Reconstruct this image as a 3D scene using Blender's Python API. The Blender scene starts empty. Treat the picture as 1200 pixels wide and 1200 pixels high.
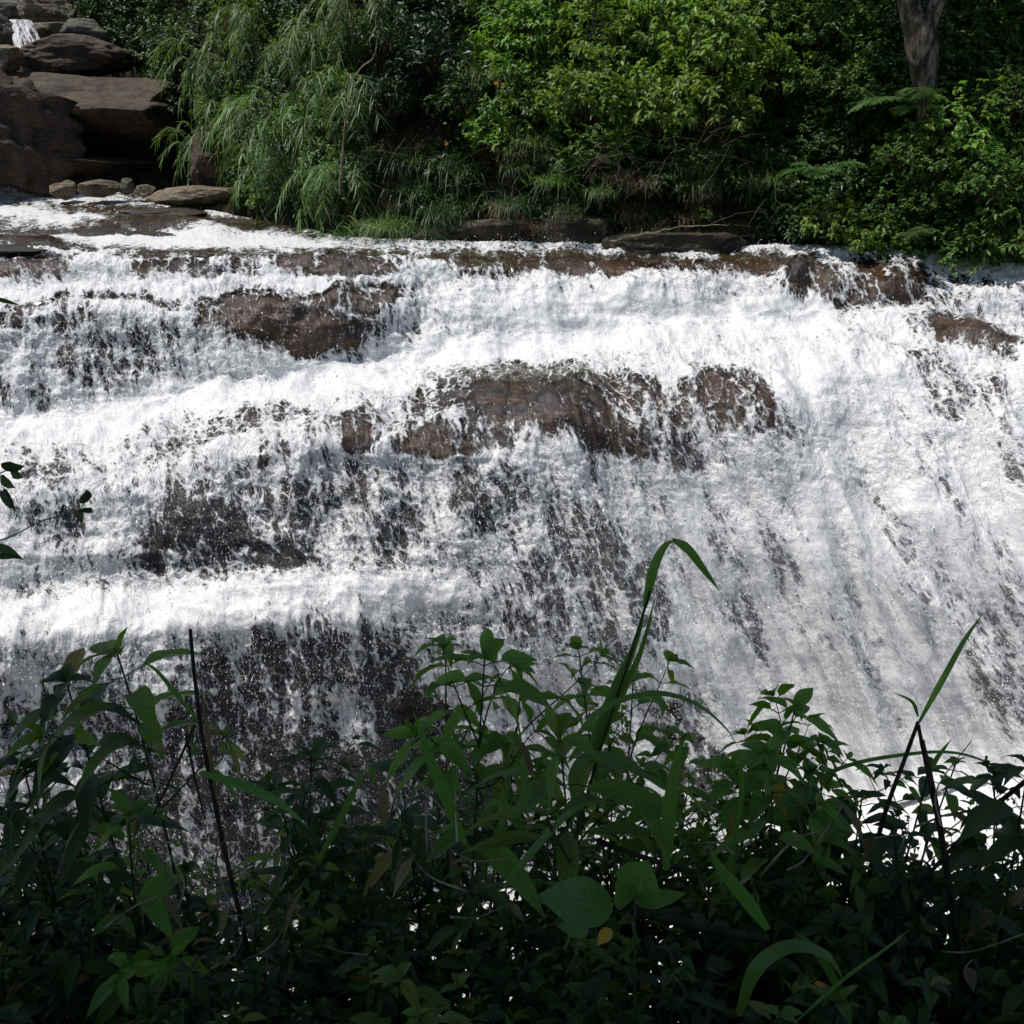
import bpy, math, random
import numpy as np
from mathutils import Vector
from mathutils.bvhtree import BVHTree

sc = bpy.context.scene
C = sc.collection
R = math.radians

# ------------------------------------------------------------------ camera, light
CAMZ = 6.0
PITCH = R(20)
F = 1287.0                      # focal length in pixels of a 1200 px frame
cam = bpy.data.cameras.new("camera"); cam_o = bpy.data.objects.new("camera", cam); C.objects.link(cam_o)
cam.sensor_width = 36; cam.lens = 36 * F / 1200; cam.clip_start = 0.05; cam.clip_end = 500
cam_o.location = (0, 0, CAMZ); cam_o.rotation_euler = (R(90) - PITCH, 0, 0)
sc.camera = cam_o
cam.dof.use_dof = False

SUN_EL, SUN_AZ = R(65), R(274)      # azimuth clockwise from +Y (north = away from camera)
world = bpy.data.worlds.new("World"); sc.world = world; world.use_nodes = True
wn = world.node_tree
sky = wn.nodes.new("ShaderNodeTexSky"); sky.sky_type = 'NISHITA'; sky.sun_disc = False
sky.sun_elevation = SUN_EL; sky.sun_rotation = SUN_AZ
bg = wn.nodes["Background"]; wn.links.new(sky.outputs[0], bg.inputs[0]); bg.inputs[1].default_value = 0.10
sun = bpy.data.lights.new("sun", 'SUN'); sun.energy = 3.6; sun.angle = R(0.5); sun.color = (1, 0.96, 0.9)
sun_o = bpy.data.objects.new("sun", sun); C.objects.link(sun_o)
sdir = Vector((math.sin(SUN_AZ) * math.cos(SUN_EL), math.cos(SUN_AZ) * math.cos(SUN_EL), math.sin(SUN_EL)))
sun_o.rotation_euler = sdir.to_track_quat('Z', 'Y').to_euler()
sun_o.location = (0, 0, 30)
sc.view_settings.view_transform = 'Standard'; sc.view_settings.look = 'None'
sc.view_settings.exposure = 0.28; sc.view_settings.gamma = 1.0
sc.cycles.max_bounces = 6; sc.cycles.diffuse_bounces = 3; sc.cycles.glossy_bounces = 2
sc.cycles.transmission_bounces = 3; sc.cycles.transparent_max_bounces = 12
sc.cycles.caustics_reflective = False; sc.cycles.caustics_refractive = False
sc.cycles.use_denoising = True
sc.cycles.sample_clamp_indirect = 6

# ------------------------------------------------------------------ numpy helpers
rs = np.random.RandomState(7)
_perm = rs.permutation(512).astype(np.int64)
_val = rs.rand(512)
def _h(i, j, k):
    return _perm[(_perm[(_perm[i & 511] + j) & 511] + k) & 511]
def noise3(p):
    """value noise, 0..1"""
    p = np.asarray(p, float); i = np.floor(p).astype(np.int64); f = p - i
    f = f * f * f * (f * (f * 6 - 15) + 10)
    r = 0
    for a in (0, 1):
        wa = f[..., 0] if a else 1 - f[..., 0]
        for b in (0, 1):
            wb = f[..., 1] if b else 1 - f[..., 1]
            for c in (0, 1):
                wc = f[..., 2] if c else 1 - f[..., 2]
                r = r + wa * wb * wc * _val[_h(i[..., 0] + a, i[..., 1] + b, i[..., 2] + c)]
    return r
def fbm(p, o=4, g=0.5):
    p = np.asarray(p, float); r = 0; a = 1; t = 0
    for k in range(o):
        r = r + a * noise3(p * 2 ** k + 17.3 * k); t += a; a *= g
    return r / t
def ridge(p, o=4):
    p = np.asarray(p, float); r = 0; a = 1; t = 0
    for k in range(o):
        r = r + a * (1 - np.abs(2 * noise3(p * 2 ** k + 9.1 * k) - 1)); t += a; a *= 0.5
    return r / t
def sstep(a, b, x):
    t = np.clip((x - a) / (b - a), 0, 1); return t * t * (3 - 2 * t)

def unproj(px, py, Y):
    px = np.asarray(px, float); py = np.asarray(py, float); Y = np.asarray(Y, float)
    dx = (px - 600) / F; dv = (600 - py) / F
    dy = math.cos(PITCH) + math.sin(PITCH) * dv; dz = -math.sin(PITCH) + math.cos(PITCH) * dv
    return np.stack([dx * Y / dy, Y + 0 * dx, CAMZ + dz * Y / dy], -1)
def U(px, py, Y): return Vector(unproj(px, py, Y).tolist())

def make_mesh(name, V, faces, attrs=None, mat=None, smooth=True):
    """faces: list of int arrays (n,k)"""
    me = bpy.data.meshes.new(name)
    V = np.asarray(V, np.float32); me.vertices.add(len(V)); me.vertices.foreach_set('co', V.ravel())
    faces = [np.asarray(f, np.int32) for f in faces if len(f)]
    nl = sum(f.size for f in faces); nf = sum(len(f) for f in faces)
    me.loops.add(nl); me.polygons.add(nf)
    me.loops.foreach_set('vertex_index', np.concatenate([f.ravel() for f in faces]))
    tot = np.concatenate([np.full(len(f), f.shape[1], np.int32) for f in faces])
    st = np.concatenate([[0], np.cumsum(tot)[:-1]]).astype(np.int32)
    me.polygons.foreach_set('loop_start', st); me.polygons.foreach_set('loop_total', tot)
    me.update(calc_edges=True)
    if smooth: me.polygons.foreach_set('use_smooth', np.ones(nf, bool))
    for k, a in (attrs or {}).items():
        a = np.asarray(a, np.float32)
        if a.ndim == 1: me.attributes.new(k, 'FLOAT', 'POINT').data.foreach_set('value', a)
        else: me.attributes.new(k, 'FLOAT_VECTOR', 'POINT').data.foreach_set('vector', a.ravel())
    if mat: me.materials.append(mat)
    return me
def link(name, me, parent=None, loc=None, label=None, cat=None, group=None, kind=None):
    o = bpy.data.objects.new(name, me); C.objects.link(o)
    if parent: o.parent = parent
    if loc is not None: o.location = loc
    tag(o, label, cat, group, kind); return o
def tag(o, label=None, cat=None, group=None, kind=None):
    for k, v in (('label', label), ('category', cat), ('group', group), ('kind', kind)):
        if v: o[k] = v
def grid_faces(nr, nc):
    i = np.arange(nr - 1)[:, None] * nc + np.arange(nc - 1)[None]
    return np.stack([i, i + 1, i + nc + 1, i + nc], -1).reshape(-1, 4)

# ------------------------------------------------------------------ node helper
class N:
    def __init__(s, name):
        s.m = bpy.data.materials.new(name); s.m.use_nodes = True; s.t = s.m.node_tree; s.t.nodes.clear()
        s.out = s.t.nodes.new('ShaderNodeOutputMaterial')
    def n(s, typ, **kw):
        nd = s.t.nodes.new('ShaderNode' + typ)
        for k, v in kw.items():
            if k.startswith('p_'): setattr(nd, k[2:], v)
        return nd
    def set(s, sock, v):
        if hasattr(v, 'links') or isinstance(v, bpy.types.NodeSocket): s.t.links.new(v, sock)
        elif v is not None:
            if isinstance(v, tuple) and len(v) == 3 and sock.type == 'RGBA': v = v + (1,)
            sock.default_value = v
    def math(s, op, a, b=None, c=None, clamp=False):
        nd = s.n('Math', p_operation=op, p_use_clamp=clamp); s.set(nd.inputs[0], a)
        if b is not None: s.set(nd.inputs[1], b)
        if c is not None: s.set(nd.inputs[2], c)
        return nd.outputs[0]
    def attr(s, name, out='Fac'):
        nd = s.n('Attribute'); nd.attribute_name = name; return nd.outputs[out]
    def vscale(s, v, sc_, off=(0, 0, 0)):
        nd = s.n('VectorMath', p_operation='MULTIPLY_ADD'); s.set(nd.inputs[0], v); nd.inputs[1].default_value = sc_; nd.inputs[2].default_value = off
        return nd.outputs[0]
    def noise(s, v, scale=1, detail=3, rough=0.5, dist=0):
        nd = s.n('TexNoise'); s.set(nd.inputs['Vector'], v); nd.inputs['Scale'].default_value = scale
        nd.inputs['Detail'].default_value = detail; nd.inputs['Roughness'].default_value = rough; nd.inputs['Distortion'].default_value = dist
        return nd
    def vor(s, v, scale, feature='F1', rand=1):
        nd = s.n('TexVoronoi', p_feature=feature); s.set(nd.inputs['Vector'], v); nd.inputs['Scale'].default_value = scale
        nd.inputs['Randomness'].default_value = rand
        return nd
    def ramp(s, f, a, b, x=0.0, y=1.0, smooth=True):
        nd = s.n('MapRange', p_interpolation_type='SMOOTHSTEP' if smooth else 'LINEAR'); s.set(nd.inputs[0], f)
        for k, v in zip((1, 2, 3, 4), (a, b, x, y)): nd.inputs[k].default_value = v
        return nd.outputs[0]
    def mix(s, f, a, b):
        nd = s.n('Mix', p_data_type='RGBA'); s.set(nd.inputs[0], f); s.set(nd.inputs[6], a); s.set(nd.inputs[7], b); return nd.outputs[2]
    def bump(s, h, strength, dist, normal=None):
        nd = s.n('Bump'); s.set(nd.inputs['Height'], h); nd.inputs['Strength'].default_value = strength; nd.inputs['Distance'].default_value = dist
        if normal: s.set(nd.inputs['Normal'], normal)
        return nd.outputs[0]
    def bsdf(s, color, rough=0.6, normal=None, spec=0.5, **kw):
        nd = s.n('BsdfPrincipled'); s.set(nd.inputs['Base Color'], color); s.set(nd.inputs['Roughness'], rough)
        s.set(nd.inputs['Specular IOR Level'], spec)
        if normal: s.set(nd.inputs['Normal'], normal)
        for k, v in kw.items(): s.set(nd.inputs[k.replace('_', ' ')], v)
        return nd.outputs[0]
    def done(s, shader): s.t.links.new(shader, s.out.inputs[0]); return s.m
    def mixs(s, f, a, b):
        nd = s.n('MixShader'); s.set(nd.inputs[0], f); s.set(nd.inputs[1], a); s.set(nd.inputs[2], b); return nd.outputs[0]

def mat_rock_wet():
    """river bed: brown sandstone above, dark slate in the falls, wet film with glints"""
    m = N('wet_rock'); pos = m.n('NewGeometry').outputs['Position']
    fl = m.attr('flow', 'Vector'); tone = m.attr('tone')
    st = m.noise(m.vscale(fl, (2.2, .5, 1)), 5, 6, .62, .3)
    big = m.noise(pos, 1.1, 6, .6); lay = m.noise(m.vscale(pos, (.6, .6, 9)), 1, 5, .6)
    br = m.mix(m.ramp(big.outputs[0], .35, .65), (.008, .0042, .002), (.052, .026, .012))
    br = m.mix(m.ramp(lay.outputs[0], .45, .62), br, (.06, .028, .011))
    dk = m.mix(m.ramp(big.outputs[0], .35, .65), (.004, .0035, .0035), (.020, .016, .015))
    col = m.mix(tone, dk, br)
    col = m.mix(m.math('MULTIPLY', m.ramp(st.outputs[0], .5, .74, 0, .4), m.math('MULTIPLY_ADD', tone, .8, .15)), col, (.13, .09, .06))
    rip = m.noise(m.vscale(fl, (6, 1.3, 1)), 5, 5, .65, .5)
    nm = m.bump(lay.outputs[0], .5, .05); nm = m.bump(rip.outputs[0], .9, .035, nm); nm = m.bump(m.noise(m.vscale(fl, (2, 1, 1)), 30, 4, .7).outputs[0], .8, .015, nm)
    return m.done(m.bsdf(col, m.ramp(rip.outputs[0], .35, .65, .07, .26), nm, m.math('MULTIPLY_ADD', tone, .25, .2)))

def mat_water():
    """white water: opaque froth where it is thick, lace and strands where it thins over the rock"""
    m = N('white_water')
    fl = m.attr('flow', 'Vector'); cov = m.attr('cov'); steep = m.attr('steep'); filmk = m.attr('film')
    wob = m.noise(fl, 3.2, 4, .6)
    nd = m.n('VectorMath', p_operation='MULTIPLY_ADD'); m.set(nd.inputs[0], wob.outputs[1]); nd.inputs[1].default_value = (.26, .26, 0); m.set(nd.inputs[2], fl)
    fw = nd.outputs[0]
    cell = m.vor(m.vscale(fw, (1, .42, 1)), 8.0, 'DISTANCE_TO_EDGE').outputs[0]
    cell2 = m.vor(m.vscale(fw, (1.2, .46, 1), (5, 3, 0)), 17, 'DISTANCE_TO_EDGE').outputs[0]
    strand = m.ramp(cell, .0, .17, 1, 0); strand2 = m.ramp(cell2, .0, .2, 1, 0)
    stk = m.noise(m.vscale(fl, (2.1, .30, 1)), 3.0, 5, .62, .5).outputs[0]      # long streaks down the fall
    fa = m.noise(m.vscale(fl, (1.5, .9, 1)), 15, 5, .7, .3).outputs[0]
    fb = m.noise(m.vscale(fl, (2.0, .40, 1)), 15, 5, .68, .2).outputs[0]
    fmix = m.n('Mix', p_data_type='FLOAT'); m.set(fmix.inputs[0], m.math('MULTIPLY', steep, .8)); m.set(fmix.inputs[2], fa); m.set(fmix.inputs[3], fb); fine = fmix.outputs[0]
    a = m.math('MULTIPLY_ADD', cov, 1.35, -.66)
    a = m.math('ADD', a, m.math('MULTIPLY_ADD', stk, 2.0, -1.0))
    a = m.math('ADD', a, m.math('MULTIPLY_ADD', fine, 1.5, -.75))
    a = m.math('ADD', a, m.math('MULTIPLY', strand, .36))
    soft = m.attr('soft'); keep = m.math('SUBTRACT', 1.0, soft)
    thick = m.math('ADD', a, m.math('MULTIPLY', strand2, .24)); thick = m.math('ADD', thick, m.math('MULTIPLY', soft, .22))
    alpha = m.math('MAXIMUM', m.ramp(thick, -.16, .34), m.math('MULTIPLY', m.attr('veil'), m.ramp(thick, -1.1, .1)))
    riv = m.noise(m.vscale(fl, (2.6, .38, 1), (0, 7, 0)), 9, 5, .7, .4).outputs[0]     # thin rivulets over bare rock
    rv = m.math('MULTIPLY', m.ramp(riv, .50, .68), m.ramp(m.noise(m.vscale(fl, (2, 1.2, 1)), 30, 4, .7).outputs[0], .40, .62))
    alpha = m.math('MAXIMUM', alpha, m.math('MULTIPLY', rv, .42))
    # thin froth is greyer and glassier than thick froth
    col = m.mix(m.ramp(thick, .0, .55), (.40, .405, .41), (.86, .855, .84)); col = m.mix(m.math('MULTIPLY', steep, m.ramp(stk, .40, .58, .7, 0)), col, (.42, .43, .44))
    h = m.math('ADD', fine, m.math('MULTIPLY', strand2, .3))
    h = m.math('MULTIPLY', h, m.math('MULTIPLY_ADD', keep, .75, .25)); h = m.math('ADD', h, m.math('MULTIPLY', stk, 1.1))
    nm = m.bump(h, .6, .055)
    grit = m.noise(m.vscale(fl, (1.4, .8, 1)), 44, 3, .7).outputs[0]
    nm = m.bump(m.math('MULTIPLY', grit, m.math('MULTIPLY_ADD', keep, .9, .1)), .32, .012, nm)
    foam = m.bsdf(col, .45, nm, .35)
    tl = m.n('BsdfTranslucent'); m.set(tl.inputs[0], col); foam = m.mixs(.2, foam, tl.outputs[0])
    tr = m.n('BsdfTransparent').outputs[0]
    rp = m.bump(m.noise(m.vscale(fl, (2.5, .6, 1)), 6, 4, .6, .4).outputs[0], .6, .04)
    sheet = m.bsdf(m.mix(m.ramp(stk, .4, .6), (.05, .034, .018), (.085, .078, .040)), .10, rp, .6)
    under = m.mixs(m.math('MULTIPLY', m.ramp(filmk, .05, .6), .72), tr, sheet)
    return m.done(m.mixs(alpha, under, foam))

# ------------------------------------------------------------------ river surface
KX = [-700, 0, 100, 200, 300, 400, 500, 600, 700, 800, 900, 1000, 1100, 1200, 1900]
KEY = [  # (rows in px, distances) of the ledges, from the back of the river to the foot of the fall
 ([215, 222, 226, 236, 262, 285, 290, 292, 294, 294, 296, 299, 310, 325, 400], [30, 29, 28, 26, 23, 19.8, 18.8, 18.5, 18.3, 18.2, 18, 17.8, 17.3, 16.8, 15]),
 ([300, 308, 305, 303, 300, 300, 303, 307, 312, 318, 318, 322, 330, 345, 420], [17.6, 17.6, 17.6, 17.5, 17.5, 17.5, 17.5, 17.4, 17.3, 17.2, 17.1, 16.9, 16.6, 16.1, 14.5]),
 ([345, 345, 345, 345, 343, 338, 345, 340, 335, 335, 335, 340, 345, 360, 440], [16.9, 16.9, 16.9, 16.9, 16.9, 16.9, 17.0, 17.0, 17.0, 16.95, 16.85, 16.6, 16.3, 15.8, 14.2]),
 ([356, 356, 356, 356, 356, 350, 365, 360, 355, 350, 350, 355, 360, 378, 460], [16.3, 16.3, 16.3, 16.3, 16.3, 16.3, 16.7, 16.75, 16.75, 16.75, 16.6, 16.4, 16.1, 15.6, 14.0]),
 ([510, 500, 495, 478, 455, 432, 428, 415, 400, 388, 383, 383, 388, 405, 490], [15.4, 15.4, 15.5, 15.6, 15.8, 16.0, 16.1, 16.3, 16.4, 16.5, 16.4, 16.2, 15.9, 15.3, 13.7]),
 ([600, 590, 575, 560, 535, 515, 525, 520, 490, 470, 475, 440, 440, 470, 560], [13.3, 13.4, 13.5, 13.6, 13.7, 13.8, 13.6, 13.6, 13.9, 14.1, 14.0, 14.6, 14.5, 13.9, 12.8]),
 ([700, 695, 690, 685, 672, 665, 670, 660, 650, 640, 640, 630, 620, 620, 660], [12.9, 12.9, 12.9, 12.9, 12.9, 12.9, 12.9, 12.95, 13.05, 13.1, 13.0, 13.1, 12.95, 12.65, 11.8]),
 ([750, 745, 740, 735, 730, 725, 720, 710, 710, 710, 710, 710, 710, 710, 730], [12.1, 12.1, 12.1, 12.1, 12.2, 12.3, 12.5, 12.7, 12.78, 12.78, 12.7, 12.7, 12.5, 12.25, 11.4]),
 ([1120, 1120, 1120, 1118, 1110, 1100, 1080, 1060, 1035, 1015, 990, 965, 940, 928, 920], [11.6, 11.6, 11.6, 11.6, 11.7, 11.8, 12.0, 12.1, 12.1, 12.0, 11.9, 11.8, 11.7, 11.6, 11.0]),
]
KXa = np.array(KX, float)
def river_Y(px, py):
    """distance of the river surface along each pixel row/column (2-D arrays)"""
    cols = px[0]; rows = py[:, 0]
    k_py = [np.interp(cols, KXa, np.array(p, float)) for p, _ in KEY]
    k_Y = [np.interp(cols, KXa, np.array(y, float)) for _, y in KEY]
    ker = np.exp(-np.linspace(-2, 2, 41) ** 2); ker /= ker.sum()
    k_Y = [np.convolve(np.pad(y, 20, 'edge'), ker, 'valid') for y in k_Y]
    Y = np.empty(px.shape)
    K = np.array(k_py); KYv = np.array(k_Y)
    w = fbm(np.stack([cols / 90., 0 * cols, 0 * cols], -1), 3) - .5
    K = K + w[None] * np.array([0, 4, 5, 6, 26, 26, 30, 20, 0])[:, None]
    for j in range(px.shape[1]):
        Y[:, j] = np.interp(rows, K[:, j], KYv[:, j])
    # plunge pool: level water from the foot of the fall towards the near bank
    kpx = np.array(KEY[-1][0], float); zfoot = -np.array(KEY[-1][1]) * np.tan(PITCH + np.arctan((kpx - 600) / F)); zp = np.interp(cols, KXa, zfoot)
    ang = PITCH + np.arctan((rows - 600) / F)
    Yp = (-zp)[None] / np.tan(np.maximum(ang, .05))[:, None]
    Y = np.where((rows[:, None] > K[-1][None]), np.minimum(Y, Yp), Y)
    for _ in range(2):                                           # water-worn, rounded ledges
        st_ = max(1, int(round(9 / 1.6))) if len(rows) > 600 else 4
        k = 2 * st_ + 1; Yp2 = np.pad(Y, ((st_, st_), (0, 0)), 'edge'); cs = np.cumsum(np.vstack([np.zeros((1, Y.shape[1])), Yp2]), 0)
        B = (cs[k:] - cs[:-k]) / k
        ok = (rows > 262) & (rows < 1125); Y = np.where(ok[:, None], B, Y)
        st2 = st_ * 4; k = 2 * st2 + 1; Yp2 = np.pad(Y, ((st2, st2), (0, 0)), 'edge'); cs = np.cumsum(np.vstack([np.zeros((1, Y.shape[1])), Yp2]), 0)
        B2 = (cs[k:] - cs[:-k]) / k; w2 = sstep(520, 760, cols)[None] * (sstep(430, 520, rows) * (1 - sstep(840, 880, rows)))[:, None]; Y = Y * (1 - w2) + B2 * w2
    return Y
def axis(lo, hi, a, b, fine, coarse):
    return np.concatenate([np.arange(lo, a, coarse), np.arange(a, b, fine), np.arange(b, hi + coarse, coarse)])

# painted-on-nothing: how much water covers the rock, place by place (x, y, rx, ry, tilt deg, amount)
THIN = [
 (225, 262, 110, 10, 4, 1.), (150, 270, 70, 10, 0, .9), (25, 291, 60, 8, 3, 1.), (110, 244, 130, 6, 5, .7), (280, 246, 110, 6, 8, .8), (330, 262, 60, 8, 3, .8), (40, 275, 40, 5, 0, .6),
 (60, 308, 100, 7, 0, .8), (240, 306, 140, 9, 0, .85), (50, 325, 85, 14, 0, .85), (200, 324, 60, 12, 0, .75), (255, 325, 60, 16, 0, .55), (390, 318, 90, 22, 3, 1.), (410, 328, 60, 18, 0, 1.),
 (430, 301, 100, 6, 3, .9), (420, 350, 80, 6, 0, .8),
 (345, 385, 118, 38, 10, 1.1), (440, 358, 60, 9, 0, .8), (120, 354, 160, 6, 0, .6), (320, 318, 60, 14, 0, .6), (300, 360, 80, 16, 0, .9), (390, 365, 80, 20, 0, .9), (425, 400, 20, 36, -20, .7), (370, 412, 50, 18, 0, .6), (40, 378, 80, 20, 0, .55), (130, 425, 80, 36, 0, .42), (30, 470, 60, 18, 0, .32), (190, 390, 50, 20, 0, .35),
 (680, 312, 240, 13, 2, 1.1), (885, 314, 60, 17, 5, 1.1), (935, 332, 26, 30, 50, .95), (985, 342, 54, 32, 20, .8), (1055, 325, 70, 15, 5, .9), (1050, 345, 34, 24, 10, .85), (570, 318, 60, 14, 0, .5), (1150, 335, 60, 8, 14, .6),
 (1110, 360, 60, 18, 10, .3), (500, 375, 20, 10, 0, .4), (460, 400, 40, 30, 0, .35), (760, 370, 50, 18, 0, .3),
 (610, 455, 150, 18, 4, .75), (540, 528, 90, 14, 2, .9), (790, 530, 60, 16, 30, .7), (505, 470, 40, 14, 0, .5), (620, 495, 140, 36, 6, 1.1), (700, 508, 110, 30, 16, 1.), (740, 475, 70, 26, 20, .8), (800, 500, 50, 30, 20, .6), (860, 490, 74, 38, 28, .85), (810, 520, 60, 24, 25, .6), (520, 525, 50, 18, 6, .85), (412, 512, 42, 20, 5, .8), (480, 505, 60, 16, 0, .4),
 (300, 505, 110, 14, -8, .4), (220, 530, 60, 12, -15, .45), (300, 548, 50, 10, -15, .4),
 (1145, 408, 68, 18, 22, 1.15), (1090, 440, 70, 16, 22, .4), (1115, 478, 42, 30, 30, .55), (1060, 500, 40, 12, 40, .3), (1000, 530, 14, 24, -30, .3),
 (190, 650, 26, 34, 0, .8), (235, 620, 60, 50, 0, .75), (330, 650, 50, 26, 0, .75), (350, 600, 60, 40, -15, .42), (300, 580, 90, 20, 0, .35), (470, 625, 36, 34, -20, .5), (430, 570, 60, 30, 0, .3), (60, 560, 40, 24, 0, .35), (75, 620, 40, 30, 0, .35),
 (560, 590, 22, 56, -8, .62), (590, 590, 30, 50, -10, .4), (640, 700, 110, 60, 0, .34), (700, 640, 36, 80, -12, .5), (762, 715, 30, 60, -14, .72), (730, 740, 50, 60, -10, .4),
 (810, 850, 50, 50, -10, .75), (820, 905, 60, 40, 0, .85), (720, 860, 70, 70, 0, .4),
 (300, 790, 90, 50, 0, .5), (380, 760, 36, 60, -15, .55), (250, 850, 60, 50, 0, .6), (160, 880, 70, 60, 0, .5), (340, 900, 90, 70, 0, .6), (460, 790, 45, 60, -8, .5), (490, 850, 50, 60, 0, .85), (530, 920, 70, 60, 0, .85), (440, 900, 50, 40, 0, .7), (50, 850, 50, 60, 0, .35), (200, 940, 120, 50, 0, .6),
 (880, 740, 20, 90, -16, .55), (850, 600, 20, 50, -20, .35), (910, 640, 30, 110, -22, .34), (1010, 560, 16, 60, -28, .35), (1050, 640, 18, 90, -20, .42), (1070, 700, 18, 70, -20, .42), (1165, 790, 45, 100, -22, .58), (1150, 640, 30, 70, -30, .3), (1000, 740, 40, 80, -22, .22), (960, 780, 14, 60, -20, .25),
 (50, 700, 40, 20, 0, .25), (1300, 620, 60, 60, -20, .6), (1360, 760, 40, 100, -26, .6), (1420, 560, 50, 40, 0, .6), (1280, 450, 50, 16, 20, .7), (-120, 640, 60, 40, 0, .7), (-90, 860, 60, 60, 0, .7), (775, 620, 16, 70, -20, .4), (930, 700, 16, 110, -22, .42), (985, 640, 12, 60, -25, .35), (1090, 560, 14, 70, -30, .4), (1120, 720, 20, 80, -26, .4), (1190, 700, 24, 100, -26, .5), (860, 660, 14, 80, -18, .4), (905, 830, 22, 60, -16, .5), (1040, 820, 20, 70, -20, .4), (700, 600, 20, 70, -14, .4), (655, 650, 20, 80, -8, .4), (1190, 560, 20, 60, -34, .4), (260, 960, 120, 70, 0, .6), (120, 1000, 120, 60, 0, .5), (420, 990, 120, 60, 0, .7), (560, 990, 80, 60, 0, .6), (300, 1040, 200, 40, 0, .5),
]
THICK = [(300, 341, 190, 4, 0, .9), (20, 340, 90, 8, 0, .4), (130, 322, 34, 22, 0, .8), (200, 283, 190, 6, 0, 1.1), (330, 288, 90, 6, 3, 1.), (60, 238, 90, 7, 4, 1.1), (60, 258, 110, 8, 8, 1.), (275, 252, 70, 3, 6, .8), (400, 292, 50, 5, 3, .5), (170, 258, 60, 3, 10, .6), (560, 418, 260, 18, -3, .5), (680, 372, 170, 24, 0, .4), (900, 372, 120, 16, 0, .5), (300, 466, 300, 20, -6, .5), (60, 500, 140, 22, 0, .3), (900, 430, 150, 20, 5, .3), (250, 715, 330, 24, -4, .45), (60, 730, 120, 30, 0, .35), (490, 700, 90, 20, 0, .4),
 (100, 236, 60, 6, 5, .6), (60, 262, 70, 10, 6, .5), (230, 288, 180, 7, 0, .9), (300, 282, 80, 8, 3, .6), (250, 340, 60, 5, 0, .6), (140, 335, 90, 10, 0, .4), (130, 318, 30, 18, 0, .45), (980, 560, 120, 80, 25, .25), (1130, 600, 60, 60, 30, .2), (1150, 930, 160, 60, 0, .7), (540, 800, 60, 60, 0, .3), (1010, 850, 120, 80, 0, .25), (780, 780, 30, 60, -15, .2)]
def stamps(px, py, lst):
    r = np.zeros(px.shape)
    for x, y, rx, ry, a, s in lst:
        ca, sa = math.cos(R(a)), math.sin(R(a)); dx = px - x; dy = py - y
        u = (dx * ca + dy * sa) / rx; v = (-dx * sa + dy * ca) / ry
        d = np.sqrt(u * u + v * v)
        r = np.maximum(r, s * (1 - sstep(.45, 1.3, d)))
    return r
BULGE = [(400, 322, 75, 16, 3, .20), (345, 378, 120, 24, 6, .10), (650, 490, 170, 34, 8, .16), (860, 492, 66, 30, 22, .12), (1145, 408, 66, 18, 22, .30), (930, 332, 16, 22, 30, .22), (1050, 338, 26, 20, 0, .25), (985, 340, 40, 22, 10, .15),
 (240, 325, 80, 14, 0, .15), (60, 325, 80, 12, 0, .15), (412, 512, 44, 20, 0, .12), (195, 268, 95, 7, 3, .2), (25, 292, 60, 7, 0, .2), (230, 610, 60, 40, 0, .2), (560, 600, 40, 40, 0, .15)]
FILM = [(150, 255, 260, 24, 4, .8), (330, 285, 140, 12, 4, .9), (150, 296, 220, 6, 0, .8), (620, 462, 110, 12, 3, .9), (760, 306, 180, 6, 2, .7), (600, 452, 120, 12, 2, 1.), (540, 308, 80, 14, 4, 1.), (700, 303, 200, 5, 2, .6), (250, 303, 220, 5, 0, .8), (420, 297, 60, 6, 0, 1.), (110, 360, 120, 6, 0, .5), (900, 306, 90, 5, 3, .5)]
SOFT = [(560, 418, 300, 24, -3, 1.), (680, 370, 190, 34, 0, .8), (900, 380, 170, 26, 0, 1.), (300, 466, 340, 26, -6, .8), (60, 500, 160, 26, 0, .7), (250, 715, 360, 34, -4, .8), (490, 700, 110, 30, 0, .7), (60, 640, 120, 60, 0, .5), (1000, 480, 160, 70, 10, .6), (1150, 930, 220, 90, 0, 1.), (230, 288, 200, 8, 0, .6)]
def flow_coords(px, py):
    a, b = .04, .50 / 1200
    yy = (py - 300) ; psi = (px + a / b) * np.exp(-b * yy)
    lift = np.interp(py[:, 0], [200, 300, 420, 1200], [4.0, 1.6, 1.0, 1.0])[:, None]
    return psi / 100, (py / 100) * lift
def river_fields(px, py):
    sm = 1 - .6 * (py < 345)
    wx = px + 46 * (fbm(np.stack([px / 40, py / 40, 0 * px], -1), 4) - .5) ; wy = py + 30 * sm * (fbm(np.stack([px / 40, py / 40, 0 * px + 7], -1), 4) - .5)
    thin = stamps(wx, wy, THIN)
    thick = stamps(wx, wy, THICK)
    edge = fbm(np.stack([px / 13, py / 16, 0 * px + 3], -1), 3) - .5
    cov = .70 - thin * (.64 + edge * .7) + thick * .45
    cov = np.where(py < 300, cov - .12 - .26 * (1 - sstep(400, 480, px)), cov)
    cov = cov - .05 * (1 - sstep(450, 600, px)) * sstep(350, 420, py)
    cov = cov + .14 * sstep(620, 860, px) * sstep(460, 600, py)
    cov = cov - .10 * sstep(520, 620, py) * (1 - sstep(905, 1000, py) * (px > 700)) 
    return np.clip(cov, -.1, 1.2), thin

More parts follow.
